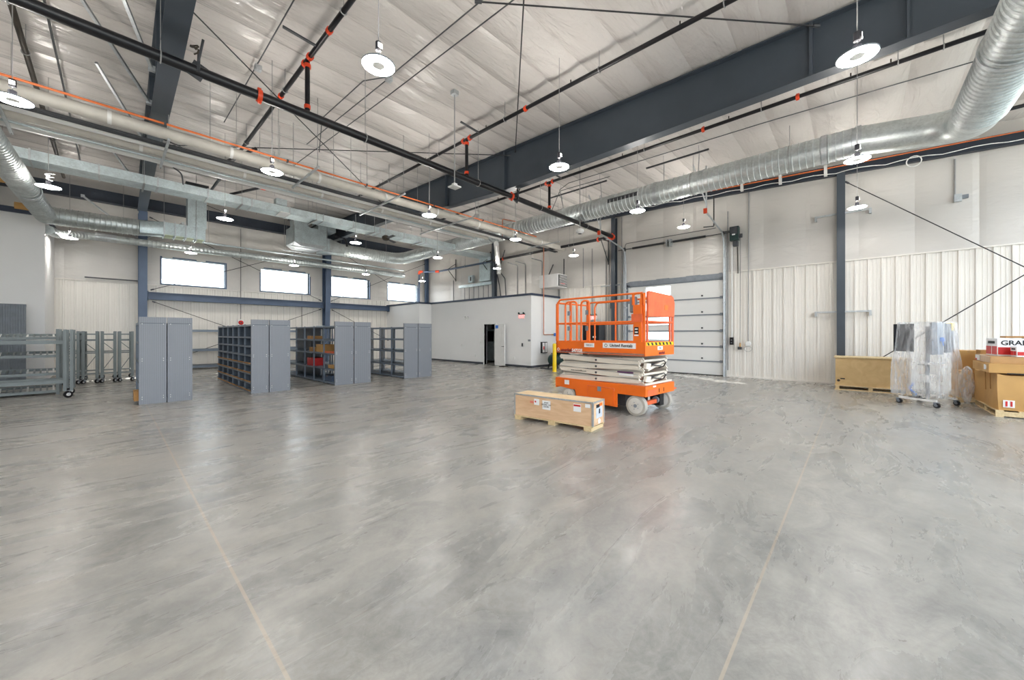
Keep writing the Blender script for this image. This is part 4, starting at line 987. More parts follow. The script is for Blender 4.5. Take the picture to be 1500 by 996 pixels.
# office wall fittings
def plate(name, cat, label, y, z, w, h, mat=m_white, d=.03): return tag(MB().box(13.77-d,13.77,y-w/2,y+w/2,z-h/2,z+h/2).build(name, mat), label, cat)
t = thing('emergency_light', 'white twin headed emergency light on the office wall', 'light', (13.75,16.2,2.5)); MB().box(13.71,13.77,16.05,16.35,2.43,2.56).build('case', m_white, t)
for s in (-1,1): MB().lathe([(0,-.05),(.05,-.05),(.04,.02),(0,.02)], (13.7,16.2+s*.13,2.6), 12, 'x').build('lamp_head', m_white, t)
plate('switch_plate','switch','small white switch plate left of the office door',15.1,1.15,.1,.13)
plate('outlet_plate','outlet','low white outlet plate right of the emergency light on the office wall',15.55,.42,.1,.13)
plate('switch_plate','switch','white plate below the emergency light',16.7,.98,.1,.13)
plate('thermostat','thermostat','dark little thermostat near the office corner',12.05,1.1,.08,.16,m_dgrey)
plate('wall_box','box','small grey box at the office wall edge',11.6,1.32,.14,.09,m_grey)
plate('outlet_plate','outlet','low white outlet plate between the office door leaf and the corner',12.6,.42,.08,.12)
plate('door_bell_box','switch','white box above the left of the office door opening',15.1,1.9,.06,.06)
t = tag(MB().box(13.2,13.5,12.75,13.1,0,.04).build('door_wedge', m_brn), 'brown wedge mat on the floor at the open office door', 'mat')
# inside the office: cabinet seen through the doorway
oc = thing('equipment_cabinet', 'grey green cabinet with black trim seen through the office doorway', 'cabinet', (15.3,15.2,0))
MB().box(15.0,15.6,14.8,15.9,.1,1.9).build('cabinet_body', m_galvg, oc); MB().box(14.97,15.0,14.85,15.3,.2,1.1).build('door', m_wmetal, oc); MB().box(14.95,15.62,14.78,14.8,.1,2.4).build('side_trim', m_blk, oc)
MB().box(14.98,15.0,15.32,15.8,1.2,1.8).build('gauge_panel', m_blk, oc)
# bell on window wall
fb = thing('fire_bell', 'round red fire bell on the ribbed window wall', 'fire bell', (4.64,23.5,2.2)); MB().lathe([(0,-.06),(.06,-.055),(.1,-.03),(.115,.0),(0,.0)], (4.64,23.48,2.22), 20, 'y').build('gong', m_red, fb); MB().box(4.5,4.78,23.49,23.56,2.08,2.36).build('back_box', m_white, fb)
MB().lathe([(0,-.02),(.03,-.015),(.03,0),(0,0)], (4.64,23.42,2.22), 10, 'y').build('striker_cap', m_dgrey, fb)
pipething('conduit','conduit','thin vertical conduit above the red fire bell', [(4.64,23.52,2.4),(4.64,23.52,7.1)], .012, m_rod)
pipething('conduit','conduit','thin vertical conduit on the window wall left of the wide column', [(7.55,23.52,0.1),(7.55,23.52,3.9)], .01, m_rod)
for x0, x1, y, z, lb in ((-1.2,.85,23.3,6.0,'upper'),(-.7,.85,23.3,3.98,'lower')):
    tag(MB().bar((x0,23.4,z),(x1,23.4,z),.06,.05).build('strut_channel', m_dgrey), lb+' dark strut channel on the window wall left of the left column', 'bracket')
tag(MB().bar((8.2,23.15,2.1),(9.5,23.15,2.1),.05,.05).build('strut_channel', m_galv2), 'galvanized strut channel crossing the wide blue column at head height', 'bracket')
# ------------------------------------------------------------------ shelving
def shelf_row(x0, x1, y0, bays, bw, levels, label, face=-1, back=(), group=None, dividers=True, dark=False, grouplabel=None):
    """row along +y from y0; open toward face (-1 = -x)."""
    r = thing('shelving_unit', label, 'shelving unit', (x0,y0,0), 0, group)
    L = bays*bw; H = 1.90
    # perforated end panel facing the viewer
    e = MB(); e.box(x0,x1,y0-.025,y0,.0,2.02).box(x0-.004,x0+.02,y0-.03,y0+.03,0,2.02).box(x1-.02,x1+.004,y0-.03,y0+.03,0,2.02)
    p = e.build('end_panel', m_perf, r)
    for x in (x0+.05,x1-.05):
        for z in (.12,.17,1.0,1.05,1.86): MB().cyl((x,y0-.032,z),(x,y0-.024,z),.008,8).build('bolt', m_white, p)
    MB().box(x0+.01,x1-.01,y0-.03,y0-.024,1.87,1.885).build('panel_seam', m_shelfd, p)
    for i in range(bays+1):
        y = y0+.02+(L-.04)*i/bays
        q = MB().box(x0,x0+.035,y-.02,y+.02,0,H).box(x1-.035,x1,y-.02,y+.02,0,H)
        q.build('upright', m_shelf, r)
        if dividers: MB().box(x0+.03,x1-.03,y-.004,y+.004,.03,H-.02).build('divider_panel', m_shelfd, r)
    for k, z in enumerate(levels):
        for i in range(bays):
            a = y0+.03+(L-.04)*i/bays; b = y0+.01+(L-.04)*(i+1)/bays
            s = MB().box(x0+.005,x1-.005,a,b,z-.012,z).box(x0-.002,x0+.012,a,b,z-.045,z+.004).box(x1-.012,x1+.002,a,b,z-.045,z+.004)
            s.build('shelf', m_shelf, r)
    xb = x1-.02 if face < 0 else x0+.02
    for i in back:
        a = y0+.03+(L-.04)*i/bays; b = y0+.01+(L-.04)*(i+1)/bays
        MB().box(xb-.005,xb+.005,a,b,.04,H-.03).build('back_panel', m_shelfd, r)
    return r
lv8 = [.05,.30,.55,.80,1.05,1.30,1.55,1.88]; lv5 = [.07,.50,1.0,1.44,1.88]
shelf_row(.46,.92,12.1,2,.75,lv5,'grey shelving row with the end panel nearest the mobile racks',-1,(0,1))
shelf_row(.945,1.39,12.1,2,.75,lv5,'grey shelving row, right half of the nearest pair of end panels',1,(0,1))
s2 = shelf_row(2.62,3.02,12.1,6,.76,lv8,'grey bin shelving row with seven levels of small dark pigeonholes',-1,range(6))
shelf_row(3.05,3.56,12.1,6,.76,lv5,'grey shelving row backing onto the pigeonhole bins',1,())
shelf_row(4.83,5.41,12.1,6,.9,lv5,'open grey shelving row holding a red box and cartons',-1,(3,4,5), dividers=False)
shelf_row(5.45,6.0,12.1,6,.9,lv5,'open grey shelving row, right half of the third pair of end panels',1,(), dividers=False)
shelf_row(7.28,7.85,12.1,4,.9,lv5,'open empty grey shelving row of the pair nearest the office',-1,(), dividers=False)
shelf_row(7.88,8.46,12.1,4,.9,lv5,'grey shelving row nearest the office wall, rightmost end panel',1,(), dividers=False)
# pigeonhole bins: split fronts with tan label strips
for i in range(6):
    for k in range(7):
        y = 12.12+.76*(i+.5)
        if k < 4: MB().box(2.60,2.615,y-.33,y+.33,lv8[k]+.004,lv8[k]+.035).build('bin_label_strip', m_card2, s2)
def boxthing(name, label, x0, x1, y0, y1, z0, z1, mat=m_card, group=None, flaps=False, cat='box'):
    r = thing(name, label, cat, ((x0+x1)/2,(y0+y1)/2,z0), 0, group)
    MB().box(x0,x1,y0,y1,z0,z1).build('carton', mat, r, bevel=.004)
    MB().box(x0-.001,x1+.001,(y0+y1)/2-.02,(y0+y1)/2+.02,z1-.05,z1+.001).build('tape', m_tape, r)
    return r
boxthing('storage_box','bright red box on the second shelf of the open shelving',4.86,5.25,14.0,14.6,.51,.78,m_red)
boxthing('cardboard_box','small carton on the third shelf above the red box',4.9,5.2,14.05,14.5,1.01,1.16,m_card2)
boxthing('cardboard_box','carton behind the end panel on the third shelf of the open shelving',4.9,5.3,13.3,13.85,1.01,1.27,m_card)
boxthing('cardboard_box','flat carton on the top level of the open shelving',4.9,5.2,14.1,14.7,1.45,1.56,m_card2)
boxthing('cardboard_box','tan open carton leaning on the second shelf near the end panel',4.88,5.2,12.25,12.75,.51,.62,m_card)
boxthing('parts_tray','orange red tray of parts along the third shelf of the open shelving',4.86,5.3,12.2,13.0,1.003,1.05,m_oworn, cat='tray')
boxthing('bagged_parts','blue wrapped bundle on the bottom shelf of the open shelving',4.9,5.3,12.5,13.3,.08,.26,m_steel2, cat='bundle')
boxthing('cardboard_box','small brown carton poking out of the bottom shelf left of the nearest end panel',.38,.7,12.2,12.62,.074,.30,m_card2)
# pallet rack against the window wall
pr = thing('pallet_rack','grey rack with three long beams against the window wall behind the shelving','rack',(3.0,22.8,0))
for x in (1.4,4.6,7.4):
    for y in (22.3,23.1): MB().box(x-.04,x+.04,y-.03,y+.03,0,1.95).build('post', m_shelf, pr)
    MB().bar((x,22.3,.3),(x,23.1,1.1),.03,.03).bar((x,23.1,1.1),(x,22.3,1.8),.03,.03).build('lacing', m_shelf, pr)
for z in (.12,.88,1.78):
    for y in (22.3,23.1): MB().box(1.4,7.4,y-.025,y+.025,z-.05,z+.05).build('beam', m_shelf, pr)
for z in (.12,): MB().box(1.45,7.35,22.3,23.1,z+.05,z+.07).build('deck', m_shelfd, pr)

# ------------------------------------------------------------------ casters and mobile racks
def caster(x, y, parent, r=.07, z0=0, turn=0.0, wheel=None, tyre=m_blk):
    c, s = math.cos(turn), math.sin(turn)
    a = MB().cyl((x-s*.02,y+c*.02,z0+r),(x+s*.02,y-c*.02,z0+r),r,16); a.build('caster_wheel', tyre, parent)
    b = MB().cyl((x-s*.025,y+c*.025,z0+r),(x+s*.025,y-c*.025,z0+r),r*.5,12)
    b.build('caster_hub', wheel or m_white, parent)
    f = MB()
    for q in (-1,1): f.bar((x-q*s*.032,y+q*c*.032,z0+r*.8),(x-q*s*.032+c*.02,y+q*c*.032+s*.02,z0+r*2.15),.006,.05)
    f.box(x-.045,x+.045,y-.045,y+.045,z0+r*2.1,z0+r*2.1+.012); f.build('caster_fork', m_grey, parent)
def mobile_rack(x0, x1, y0, y1, label):
    r = thing('mobile_rack', label, 'rack', (x0,y0,0), 0)
    P = [(x0+.03,y0),(x1-.03,y0),(x0+.03,y1),(x1-.03,y1)]
    for x, y in P:
        MB().box(x-.035,x+.035,y-.03,y+.03,.17,1.72).build('post', m_galvp, r)
        caster(x, y, r, .065, turn=.8)
    for z in (.32,1.0,1.42,1.62):
        MB().box(x0+.03,x1-.03,y0-.02,y0+.02,z-.02,z+.02).box(x0+.03,x1-.03,y1-.02,y1+.02,z-.02,z+.02).build('cross_rail', m_galvp, r)
    for x in (x0+.03,x1-.03):
        MB().box(x-.02,x+.02,y0,y1,.30,.35).box(x-.02,x+.02,y0,y1,1.60,1.64).box(x-.02,x+.02,y0,y1,1.38,1.42).build('long_rail', m_galvp, r)
        n = 3
        for k in range(n):
            a = y0+(y1-y0)*k/n; b = y0+(y1-y0)*(k+1)/n
            MB().bar((x,a,.35),(x,b,1.0),.025,.02).bar((x,b,1.0),(x,a,1.38),.025,.02).build('lacing', m_galvp, r)
    MB().bar((x0+.03,y0,.40),(x1-.03,y0,.95),.02,.02).bar((x1-.03,y0,1.05),(x0+.03,y0,1.38),.02,.02).build('end_lacing', m_galvp, r)
    return r
m_galvp = M('galvanized_paint', srgb(112,120,121), .5, .15, .08, 3)
for i, (a, b, lb) in enumerate(((-1.02,-.66,'leftmost, half hidden by the roller rack'),(-.61,-.25,'second from the roller rack'),(-.20,.16,'third from the roller rack'),(.21,.57,'rightmost, beside the nearest shelving end panel'))):
    mobile_rack(a, b, 18.45, 20.2 , 'tall galvanized rack frame on casters, '+lb)
# large front rack at the left edge
fr = thing('mobile_rack','wide galvanized rack on casters at the left edge with two heavy long beams','rack',(-.7,14.8,0))
for y in (14.8,15.62):
    for dx in (0,.11):
        MB().box(-.80+dx,-.74+dx,y-.03,y+.03,.17,1.74).build('post', m_galvp, fr)
    caster(-.72,y,fr,.085,turn=.5,wheel=m_white); 
    for z in (1.41,.41): MB().box(-3.9,-.74,y-.025,y+.025,z-.035,z+.05).build('long_beam', m_galvp, fr)
    MB().box(-3.9,-3.84,y-.03,y+.03,.17,1.74).build('post', m_galvp, fr); caster(-3.85,y,fr,.085)
hl = MB()
for k in range(22): hl.box(-.702,-.696,14.785,14.815,.25+k*.065,.285+k*.065)
hl.build('slot_row', m_blk, fr)
for z in (.32,.62,.95,1.25,1.6): MB().box(-.70,-.66,14.8,15.62,z-.02,z+.02).build('side_rail', m_galvp, fr)
MB().bar((-.68,14.8,.32),(-.68,15.62,.95),.02,.02).bar((-.68,15.62,.95),(-.68,14.8,1.6),.02,.02).build('lacing', m_galvp, fr)
bs = thing('tray_rack','galvanized rack of slatted trays behind the big left mobile rack','rack',(-2.3,15.9,0))
for x in (-.95,-3.6):
    for y in (15.85,16.6): MB().box(x-.03,x+.03,y-.025,y+.025,0,1.76).build('post', m_galvp, bs)
for z in (.07,.54,1.02,1.5):
    MB().box(-3.6,-.95,15.83,15.86,z-.02,z+.05).box(-3.6,-.95,16.6,16.63,z+.06,z+.13).build('tray_rail', m_galvp, bs)
    MB().box(-3.58,-.97,15.86,16.6,z-.02,z-.01).build('tray', m_galv2, bs)
    for k in range(24):
        x = -1.02-k*.11
        MB().bar((x,15.86,z+.02),(x-.05,16.6,z+.11),.035,.012).build('tray_slat', m_galvp if k % 4 else m_white, bs)
gp = thing('end_panel','tall dark grey corrugated panel standing before the left partition wall','panel',(-2.4,19.6,0))
mb = MB()
for i in range(24): mb.box(-3.0+i*.05,-2.975+i*.05,19.56,19.585,0,2.58)
mb.box(-3.0,-1.82,19.58,19.6,0,2.58); mb.build('corrugated_sheet', M('dark_grey_sheet', srgb(108,116,124), .45), gp)
MB().box(-3.0,-1.82,19.6,19.64,2.5,2.58).box(-3.0,-1.82,19.6,20.25,0,.03).build('stiffener', m_dgrey, gp)
MB().cyl((-2.4,19.55,1.8),(-2.4,19.58,1.8),.03,10).build('latch', m_white, gp)

# ------------------------------------------------------------------ scissor lift (local frame: +x across, +y along, near corner at origin)
SL = thing('scissor_lift', 'orange self propelled scissor lift parked with its platform lowered', 'scissor lift', (7.05,3.03,0), math.radians(-4.7))
W, LN = 1.25, 2.24
def P(mb, name, mat, parent=SL, bevel=0): return mb.build(name, mat, parent, bevel=bevel, local=True)
# chassis
ch = MB()
ch.box(.02,W-.02,.0,LN,.52,.60)
for x0_, x1_ in ((0,.025),(W-.025,W)): ch.prism([(0,.41),(.02,.40),(.60,.40),(.60,.12),(.66,.12),(1.62,.12),(1.68,.36),(2.24,.40),(LN,.60),(0,.60)],'x',x0_,x1_)
chassis = P(ch, 'chassis', m_orange)
P(MB().box(0,W,-.025,.0,.40,.60), 'end_plate', m_orange)
P(MB().box(0,W,LN,LN+.02,.36,.60), 'end_plate', m_orange)
P(MB().box(.08,.5,-.03,-.024,.40,.52), 'pothole_guard_plate', m_oworn)
P(MB().box(W,W+.12,-.02,.1,.43,.46), 'step', m_oworn)
for x in (.55,.75): P(MB().box(x,x+.02,-.03,-.024,.44,.52), 'slot', m_ink)
d = P(MB().box(-.008,.002,.66,1.35,.14,.50), 'battery_door', m_orange)
P(MB().box(-.012,-.006,.68,1.33,.485,.50).box(-.012,-.006,.68,.685,.15,.50).box(-.012,-.006,1.325,1.33,.15,.50), 'door_edge', m_oworn, d)
P(MB().box(-.016,-.006,.98,1.07,.40,.50), 'latch', m_grey, d)
P(MB().box(-.006,.002,.66,.90,.44,.50), 'white_label', m_paper, d)
P(MB().box(-.006,.002,1.85,1.98,.46,.56), 'white_label', m_paper, chassis)
P(MB().box(.3,.42,-.03,-.024,.56,.59), 'white_label', m_paper, chassis)
P(MB().box(.15,W-.15,.5,1.8,.14,.5), 'power_tray', m_dgrey)
# wheels
def wheel(x, y, steer, name='wheel'):
    c, s = math.cos(steer), math.sin(steer)
    n = Vector((c, s, 0)); ctr = Vector((x,y,.2))
    t = P(MB().sweep([ctr-n*.065, ctr-n*.06, ctr+n*.06, ctr+n*.065], [.185,.2,.2,.185], 32), name, m_tyre)
    P(MB().sweep([ctr-n*.07, ctr-n*.068, ctr+n*.068, ctr+n*.07], [.15,.155,.155,.15], 28), 'wheel_rim', m_hubw, t)
    P(MB().cyl(ctr-n*.082, ctr+n*.082, .035, 12), 'hub_cap', m_grey, t)
    b = MB()
    for k in range(5):
        a = k*2*PI/5; u = Vector((-s,c,0)); q = ctr+(u*math.cos(a)+Vector((0,0,1))*math.sin(a))*.07
        b.cyl(q-n*.078, q+n*.078, .009, 6)
    P(b, 'lug_bolt', m_grey, t)
    return t
wheel(.08,.20,.04); wheel(W-.09,.20,.04); wheel(.08,LN-.36,0); wheel(W-.09,LN-.36,0)
P(MB().bar((.15,.2,.2),(W-.15,.2,.2),.06,.08), 'axle', m_oworn)
P(MB().box(W-.36,W-.18,.12,.34,.1,.36), 'drive_motor', m_blk); P(MB().cyl((W-.4,.2,.22),(W-.36,.2,.22),.07,14), 'motor_cap', m_grey)
P(MB().box(.18,.42,.05,.35,.38,.46), 'tie_plate', m_oworn)
# scissor stack
for side, xa in ((-1,.10),(1,W-.10)):
    for k in range(4):
        z0 = .655+k*.135
        for q in (0,1):
            xx = xa+side*(-.028 if q else .028)*-1
            ya, yb = (.10, LN-.16) if q == 0 else (.16, LN-.10)
            za, zb_ = (z0-.03, z0+.04) if (q+k) % 2 == 0 else (z0+.04, z0-.03)
            arm = MB().prism([(ya-.04,za),(ya,za-.052),(yb,zb_-.052),(yb+.04,zb_),(yb,zb_+.052),(ya,za+.052)],'x',xx-.018,xx+.018)
            a_ = P(arm, 'scissor_arm', m_cream)
            P(MB().bar((xx-.02 if side < 0 else xx+.02, ya, za+.054),(xx-.02 if side < 0 else xx+.02, yb, zb_+.054),.01,.006), 'arm_edge', m_grey, a_)
        P(MB().cyl((xa-.06,1.15,z0),(xa+.06,1.15,z0),.024,6), 'pivot_bolt', m_dgrey)
for k in range(4):
    z = .655+k*.135
    P(MB().cyl((.08,.12 if k % 2 else .16,z+.02),(W-.08,.12 if k % 2 else .16,z+.02),.028,10), 'cross_tube', m_cream)
    P(MB().cyl((.08,LN-.14,z+.02),(W-.08,LN-.14,z+.02),.028,10), 'cross_tube', m_cream)
for z in (.74,1.0):
    P(MB().sweep([(.45,.1,z),(.62,.02,z+.05),(.82,.0,z+.07),(.95,.02,z+.02),(.93,.06,z-.06),(.8,.1,z-.08)], .012, 8), 'hydraulic_hose', m_blk)
    P(MB().sweep([(.4,.1,z+.01),(.55,.04,z-.02),(.75,.03,z-.04),(.88,.1,z-.05)], .010, 8), 'hydraulic_hose', m_blk)
    P(MB().prism([(.12,z-.06),(.3,z-.09),(.34,z+.03),(.16,z+.05)],'y',.03,.09), 'pivot_bracket', m_cream)
    P(MB().bar((.3,.1,z-.1),(W-.12,.1,z+.07),.05,.05), 'cylinder_link', m_cream)
P(MB().cyl((W/2,.4,.72),(W/2,1.7,1.0),.06,14), 'lift_cylinder', m_cream)
P(MB().bar((.05,.03,.63),(W-.05,.03,.63),.05,.04), 'base_link', m_cream)
# platform
pf = MB().box(0,W,0,LN,1.20,1.235)
plat = P(pf, 'platform_deck', m_galv2)
P(MB().box(-.0,.03,0,LN,1.19,1.465), 'side_panel', m_orange)
P(MB().box(W-.03,W,0,LN,1.19,1.465), 'side_panel', m_orange)
ep = P(MB().box(.0,W,-.02,.012,1.19,1.465), 'end_panel', m_orange)
P(MB().box(0,W,LN-.03,LN,1.19,1.465), 'end_panel', m_orange)
hz = MB()
for k in range(7): 
    x = .1+k*.16; hz.add([(x,-.024,1.40),(x+.075,-.024,1.40),(x+.035,-.024,1.455),(x-.04,-.024,1.455)],[(0,1,2,3)])
P(MB().box(.04,W-.04,-.0225,-.0195,1.395,1.46), 'hazard_strip', m_yel, ep); P(hz, 'hazard_stripe', m_ink, ep)
P(MB().box(.02,.045,0.0,.03,1.19,2.43), 'corner_post', m_orange)
R_ = .021
def rail(pts, name='guard_rail', mat=m_orange, bend=.12, r=R_, parent=SL): return P(MB().sweep(fillet(pts, bend, 6), r, 10), name, mat, parent)
x = .02
# fixed front section of the long side: mid and top rails
rail([(x,.05,2.43),(x,LN-.1,2.43),(x,LN-.02,2.33),(x,LN-.02,1.46)], bend=.08)
P(MB().cyl((x,.05,1.87),(x,LN,1.87),R_,10), 'mid_rail', m_orange)
P(MB().bar((x,LN-.02,1.46),(x,LN-.02,2.34),.05,.05), 'rail_post', m_orange)
for ya, yb in ((1.62,1.95),(1.28,1.50)):
    rail([(x-.03,ya,1.46),(x-.03,ya,2.36),(x-.03,yb,2.36),(x-.03,yb,1.46)], 'rail_loop', bend=.1)
rail([(x+.05,1.86,1.46),(x+.05,1.86,2.36)], 'rail_post', r=.03); rail([(x+.02,1.36,1.46),(x+.02,1.36,2.36)], 'rail_post', r=.03)
for y in (1.86,1.36):
    for z in (1.75,2.1): P(MB().box(x-.03,x+.0,y-.03,y+.03,z-.05,z+.05), 'rail_clamp', m_grey)
rail([(x+.06,.30,2.30),(x+.06,1.15,2.30),(x+.06,1.2,2.2),(x+.06,1.2,1.46)], 'inner_rail', bend=.1, r=.018)
P(MB().cyl((x+.06,.8,2.16),(x+.06,.8,2.32),.012,8), 'gate_pin', m_dgrey)
# far side rails
x2 = W-.02
rail([(x2,.05,2.43),(x2,LN-.1,2.43),(x2,LN-.02,2.33),(x2,LN-.02,1.46)], bend=.08)
P(MB().cyl((x2,.05,1.87),(x2,LN,1.87),R_,10), 'mid_rail', m_orange)
for y in (.75,1.4): P(MB().cyl((x2,y,1.46),(x2,y,2.43),R_,10), 'rail_post', m_orange)
rail([(x,LN-.02,2.36),(x2,LN-.02,2.36)], 'end_rail'); P(MB().cyl((x,LN-.02,1.87),(x2,LN-.02,1.87),R_,10), 'end_rail', m_orange)
# control mast near the viewer's corner
P(MB().box(.0,.16,.06,.24,1.46,2.2), 'control_mast', m_orange, bevel=.006)
P(MB().box(-.012,.0,.04,.27,1.86,2.02), 'mast_cover', m_oworn)
P(MB().box(.01,.05,.05,.09,2.2,2.43), 'mast_post', m_orange); P(MB().box(.01,.05,.23,.27,2.2,2.43), 'mast_post', m_orange)
P(MB().sweep(fillet([(.02,.02,2.2),(.02,.02,2.42),(.02,.24,2.42),(.02,.24,2.2)],.07,5), .016, 8), 'grab_handle', m_orange)
P(MB().box(.06,.16,.22,.36,2.05,2.38), 'manual_holder', m_grey, bevel=.03)
P(MB().box(-.006,.0,.12,.21,1.62,1.76), 'decal', m_ink); P(MB().box(-.006,.0,.12,.21,1.585,1.61), 'decal', m_paper)
for z in (1.66,1.72): P(MB().box(-.008,-.005,.135,.195,z-.012,z+.012), 'decal_mark', m_paper)
# end rails + orange cover at the near end
for xx in (.10,W-.06,W-.18): P(MB().sweep([(xx,-.01,1.46),(xx,-.01,2.0)],R_,10), 'end_post', m_oworn)
P(MB().cyl((.06,-.01,1.87),(W-.03,-.01,1.87),R_,10), 'end_mid_rail', m_oworn)
pts = [(.07,1.96),(W-.04,1.99),(W-.02,2.28),(W-.07,2.40),(W-.16,2.44),(.12,2.47),(.07,2.45)]
P(MB().prism(pts,'y',-.05,.0), 'control_cover', m_oworn, bevel=.012)
P(MB().box(W-.5,W-.35,-.054,-.05,2.12,2.22), 'cover_emblem', m_orange)
rail([(W-.03,-.01,1.46),(W-.02,-.01,2.36),(W-.12,-.01,2.42)], 'end_rail', m_oworn, .05)
# decals and lettering
P(MB().box(-.006,.002,.18,.94,1.33,1.44), 'company_plate', m_paper)
text('company_name','United Rentals',.088,m_ink,SL,(-.009,.51,1.385),'-x',.001,.0015,.15,sx=1.0)
P(MB().sweep([(-.008,.86+.03*math.cos(a*PI/8),1.385+.03*math.sin(a*PI/8)) for a in range(17)],.005,6),'company_emblem',m_ink)
P(MB().box(-.006,.002,1.16,1.42,1.335,1.425), 'capacity_plate', m_paper); text('capacity_text','700LB/4',.055,m_grey,SL,(-.009,1.29,1.38),'-x',.001)
text('maker_name','snorkel',.105,M('maroon_ink', srgb(120,26,40), .5),SL,(-.004,1.93,1.255),'-x',.001,.003,.1)
text('model_number','S4732E',.10,m_paper,SL,(-.004,1.62,1.25),'-x',.001,.003)
P(MB().sweep([(-.004,2.17+.03*math.cos(a*PI/8),1.265+.03*math.sin(a*PI/8)) for a in range(17)],.006,6),'maker_emblem',m_paper)
P(MB().box(.50,.72,-.026,-.02,1.30,1.375), 'capacity_plate', m_paper); text('capacity_text','700LB',.05,m_grey,SL,(.61,-.028,1.337),'-y',.001)
text('maker_name','snorkel',.085,M('maroon_ink_end', srgb(120,26,40), .5),SL,(.68,-.024,1.24),'-y',.001,.003,.1)
text('web_address','www.snorkellifts.com',.05,m_ink,SL,(.045,1.62,.80),'-x',.001)
P(MB().box(.042,.05,.26,.62,.83,.86), 'arm_label', M('purple_ink', srgb(90,50,90), .5)); P(MB().box(.042,.05,.26,.58,.775,.815), 'arm_label', m_paper)

# ------------------------------------------------------------------ long plywood crate in front of the lift
CR = thing('wooden_crate', 'long low plywood shipping crate on skids in front of the orange lift', 'crate', (5.44,3.21,0), math.radians(5.5))
# local: +x across (width .43), +y along 1.62
cw, cl = .44, 1.62
def Q(mb, name, mat, parent=CR, bevel=0): return mb.build(name, mat, parent, bevel=bevel, local=True)
Q(MB().box(0,cw,0,cl,.085,.475), 'crate_body', m_ply, bevel=.003)
Q(MB().box(-.006,cw+.006,-.006,cl+.006,.475,.488), 'crate_lid', m_plyl)
ed = MB()
for xx in (-.008,cw+.002-.002):
    ed.box(xx,xx+.008,-.008,cl+.008,.465,.492)
ed.box(-.008,cw+.008,-.010,-.002,.465,.492).box(-.008,cw+.008,cl,cl+.008,.465,.492)
for xx, yy in ((-.008,-.010),(cw-.018,-.010)): ed.box(xx,xx+.026,yy,yy+.008,.085,.475)
ed.box(-.009,-.001,-.010,.022,.085,.475).box(-.009,-.001,cl-.02,cl+.01,.085,.475)
Q(ed, 'edge_strip', m_galv2)
for y in (.02,.72,1.46): Q(MB().box(-.02,cw+.02,y,y+.14,0,.065), 'skid_block', m_pine)
Q(MB().box(-.01,.05,0,cl,.062,.085).box(cw-.05,cw+.01,0,cl,.062,.085), 'bottom_rail', m_pine)
l1 = Q(MB().box(-.004,.001,.82,.99,.26,.42), 'paper_label', m_paper)
text('label_text','BT4D\nMODEL 1500\nS/N 001',.036,m_ink,CR,(-.006,.905,.345),'-x',.0008)
Q(MB().box(-.004,.001,1.06,1.17,.32,.43), 'paper_label', m_paper); Q(MB().cyl((-.006,1.14,.38),(-.004,1.14,.38),.018,12), 'seal_mark', m_red)
Q(MB().box(-.004,.001,1.18,1.26,.345,.385), 'red_sticker', M('pale_red', srgb(214,120,104), .6))
l2 = Q(MB().box(-.004,.001,.22,.36,.30,.43), 'warning_label', m_paper); Q(MB().box(-.006,-.003,.225,.355,.39,.42), 'warning_band', m_red, l2)
Q(MB().box(-.004,.001,.05,.14,.39,.45), 'paper_label', m_paper)
l3 = Q(MB().box(.12,.36,-.005,.0,.2,.43), 'shipping_label', M('label_grey', srgb(196,202,212), .6)); Q(MB().box(.12,.25,-.007,-.004,.375,.43), 'label_header', m_ink, l3); Q(MB().box(.25,.36,-.007,-.004,.39,.44), 'label_header', m_orange, l3)
Q(MB().box(.22,.27,-.007,-.004,.27,.35), 'arrow_mark', m_ink, l3); Q(MB().cyl((.24,-.006,.14),(.24,-.001,.14),.045,14), 'round_label', m_paper)
for xx in (-.02,cw-.13):
    pass

# ------------------------------------------------------------------ tan crate at the wall
TC = thing('wooden_crate', 'tall tan board crate on a pallet against the ribbed wall', 'crate', (14.5,-1.1,0))
MB().box(14.5,15.25,-1.05,.47,.14,.93).build('crate_body', m_osb, TC, bevel=.004); MB().box(14.47,15.28,-1.08,.50,.93,.965).build('crate_lid', m_pine, TC)
for y in (-1.05,-.32,.38): MB().box(14.48,15.27,y,y+.09,.03,.12).build('pallet_block', m_pine, TC)
MB().box(14.46,15.28,-1.07,.49,.115,.14).build('pallet_top', m_pine, TC); MB().box(14.46,14.56,-1.07,.49,0,.03).box(15.1,15.2,-1.07,.49,0,.03).build('pallet_bottom', m_pine, TC)
MB().cyl((14.49,.40,.27),(14.5,.40,.27),.035,14).build('round_stamp', m_brn, TC); MB().box(14.493,14.5,.26,.36,.31,.345).build('stamp_text', m_brn, TC)

# ------------------------------------------------------------------ bollard, compressor, extinguisher, cabinet
BO = thing('bollard', 'yellow round steel bollard in front of the air compressor', 'bollard', (13.1,9.62,0))
MB().lathe([(.085,0),(.085,1.16),(.07,1.2),(.04,1.22),(0,1.225)], n=20).build('post', m_yel, BO, local=True); MB().lathe([(.11,0),(.11,.015),(.0,.015)], n=20).build('base_ring', m_yel, BO, local=True)
AC = thing('air_compressor', 'dark green air compressor with a horizontal tank beside the office end wall', 'air compressor', (14.6,10.45,0))
MB().sweep([(14.0,10.5,.42),(14.03,10.5,.42),(14.12,10.5,.42),(15.4,10.5,.42),(15.49,10.5,.42),(15.52,10.5,.42)],[.06,.2,.27,.27,.2,.06],22).build('tank', m_gcomp, AC)
MB().box(14.3,15.2,10.3,10.7,.68,.72).build('top_plate', m_blk, AC); MB().lathe([(0,-.13),(.2,-.13),(.2,.13),(0,.13)], (14.45,10.45,.95), 18, 'y').build('flywheel', m_blk, AC)
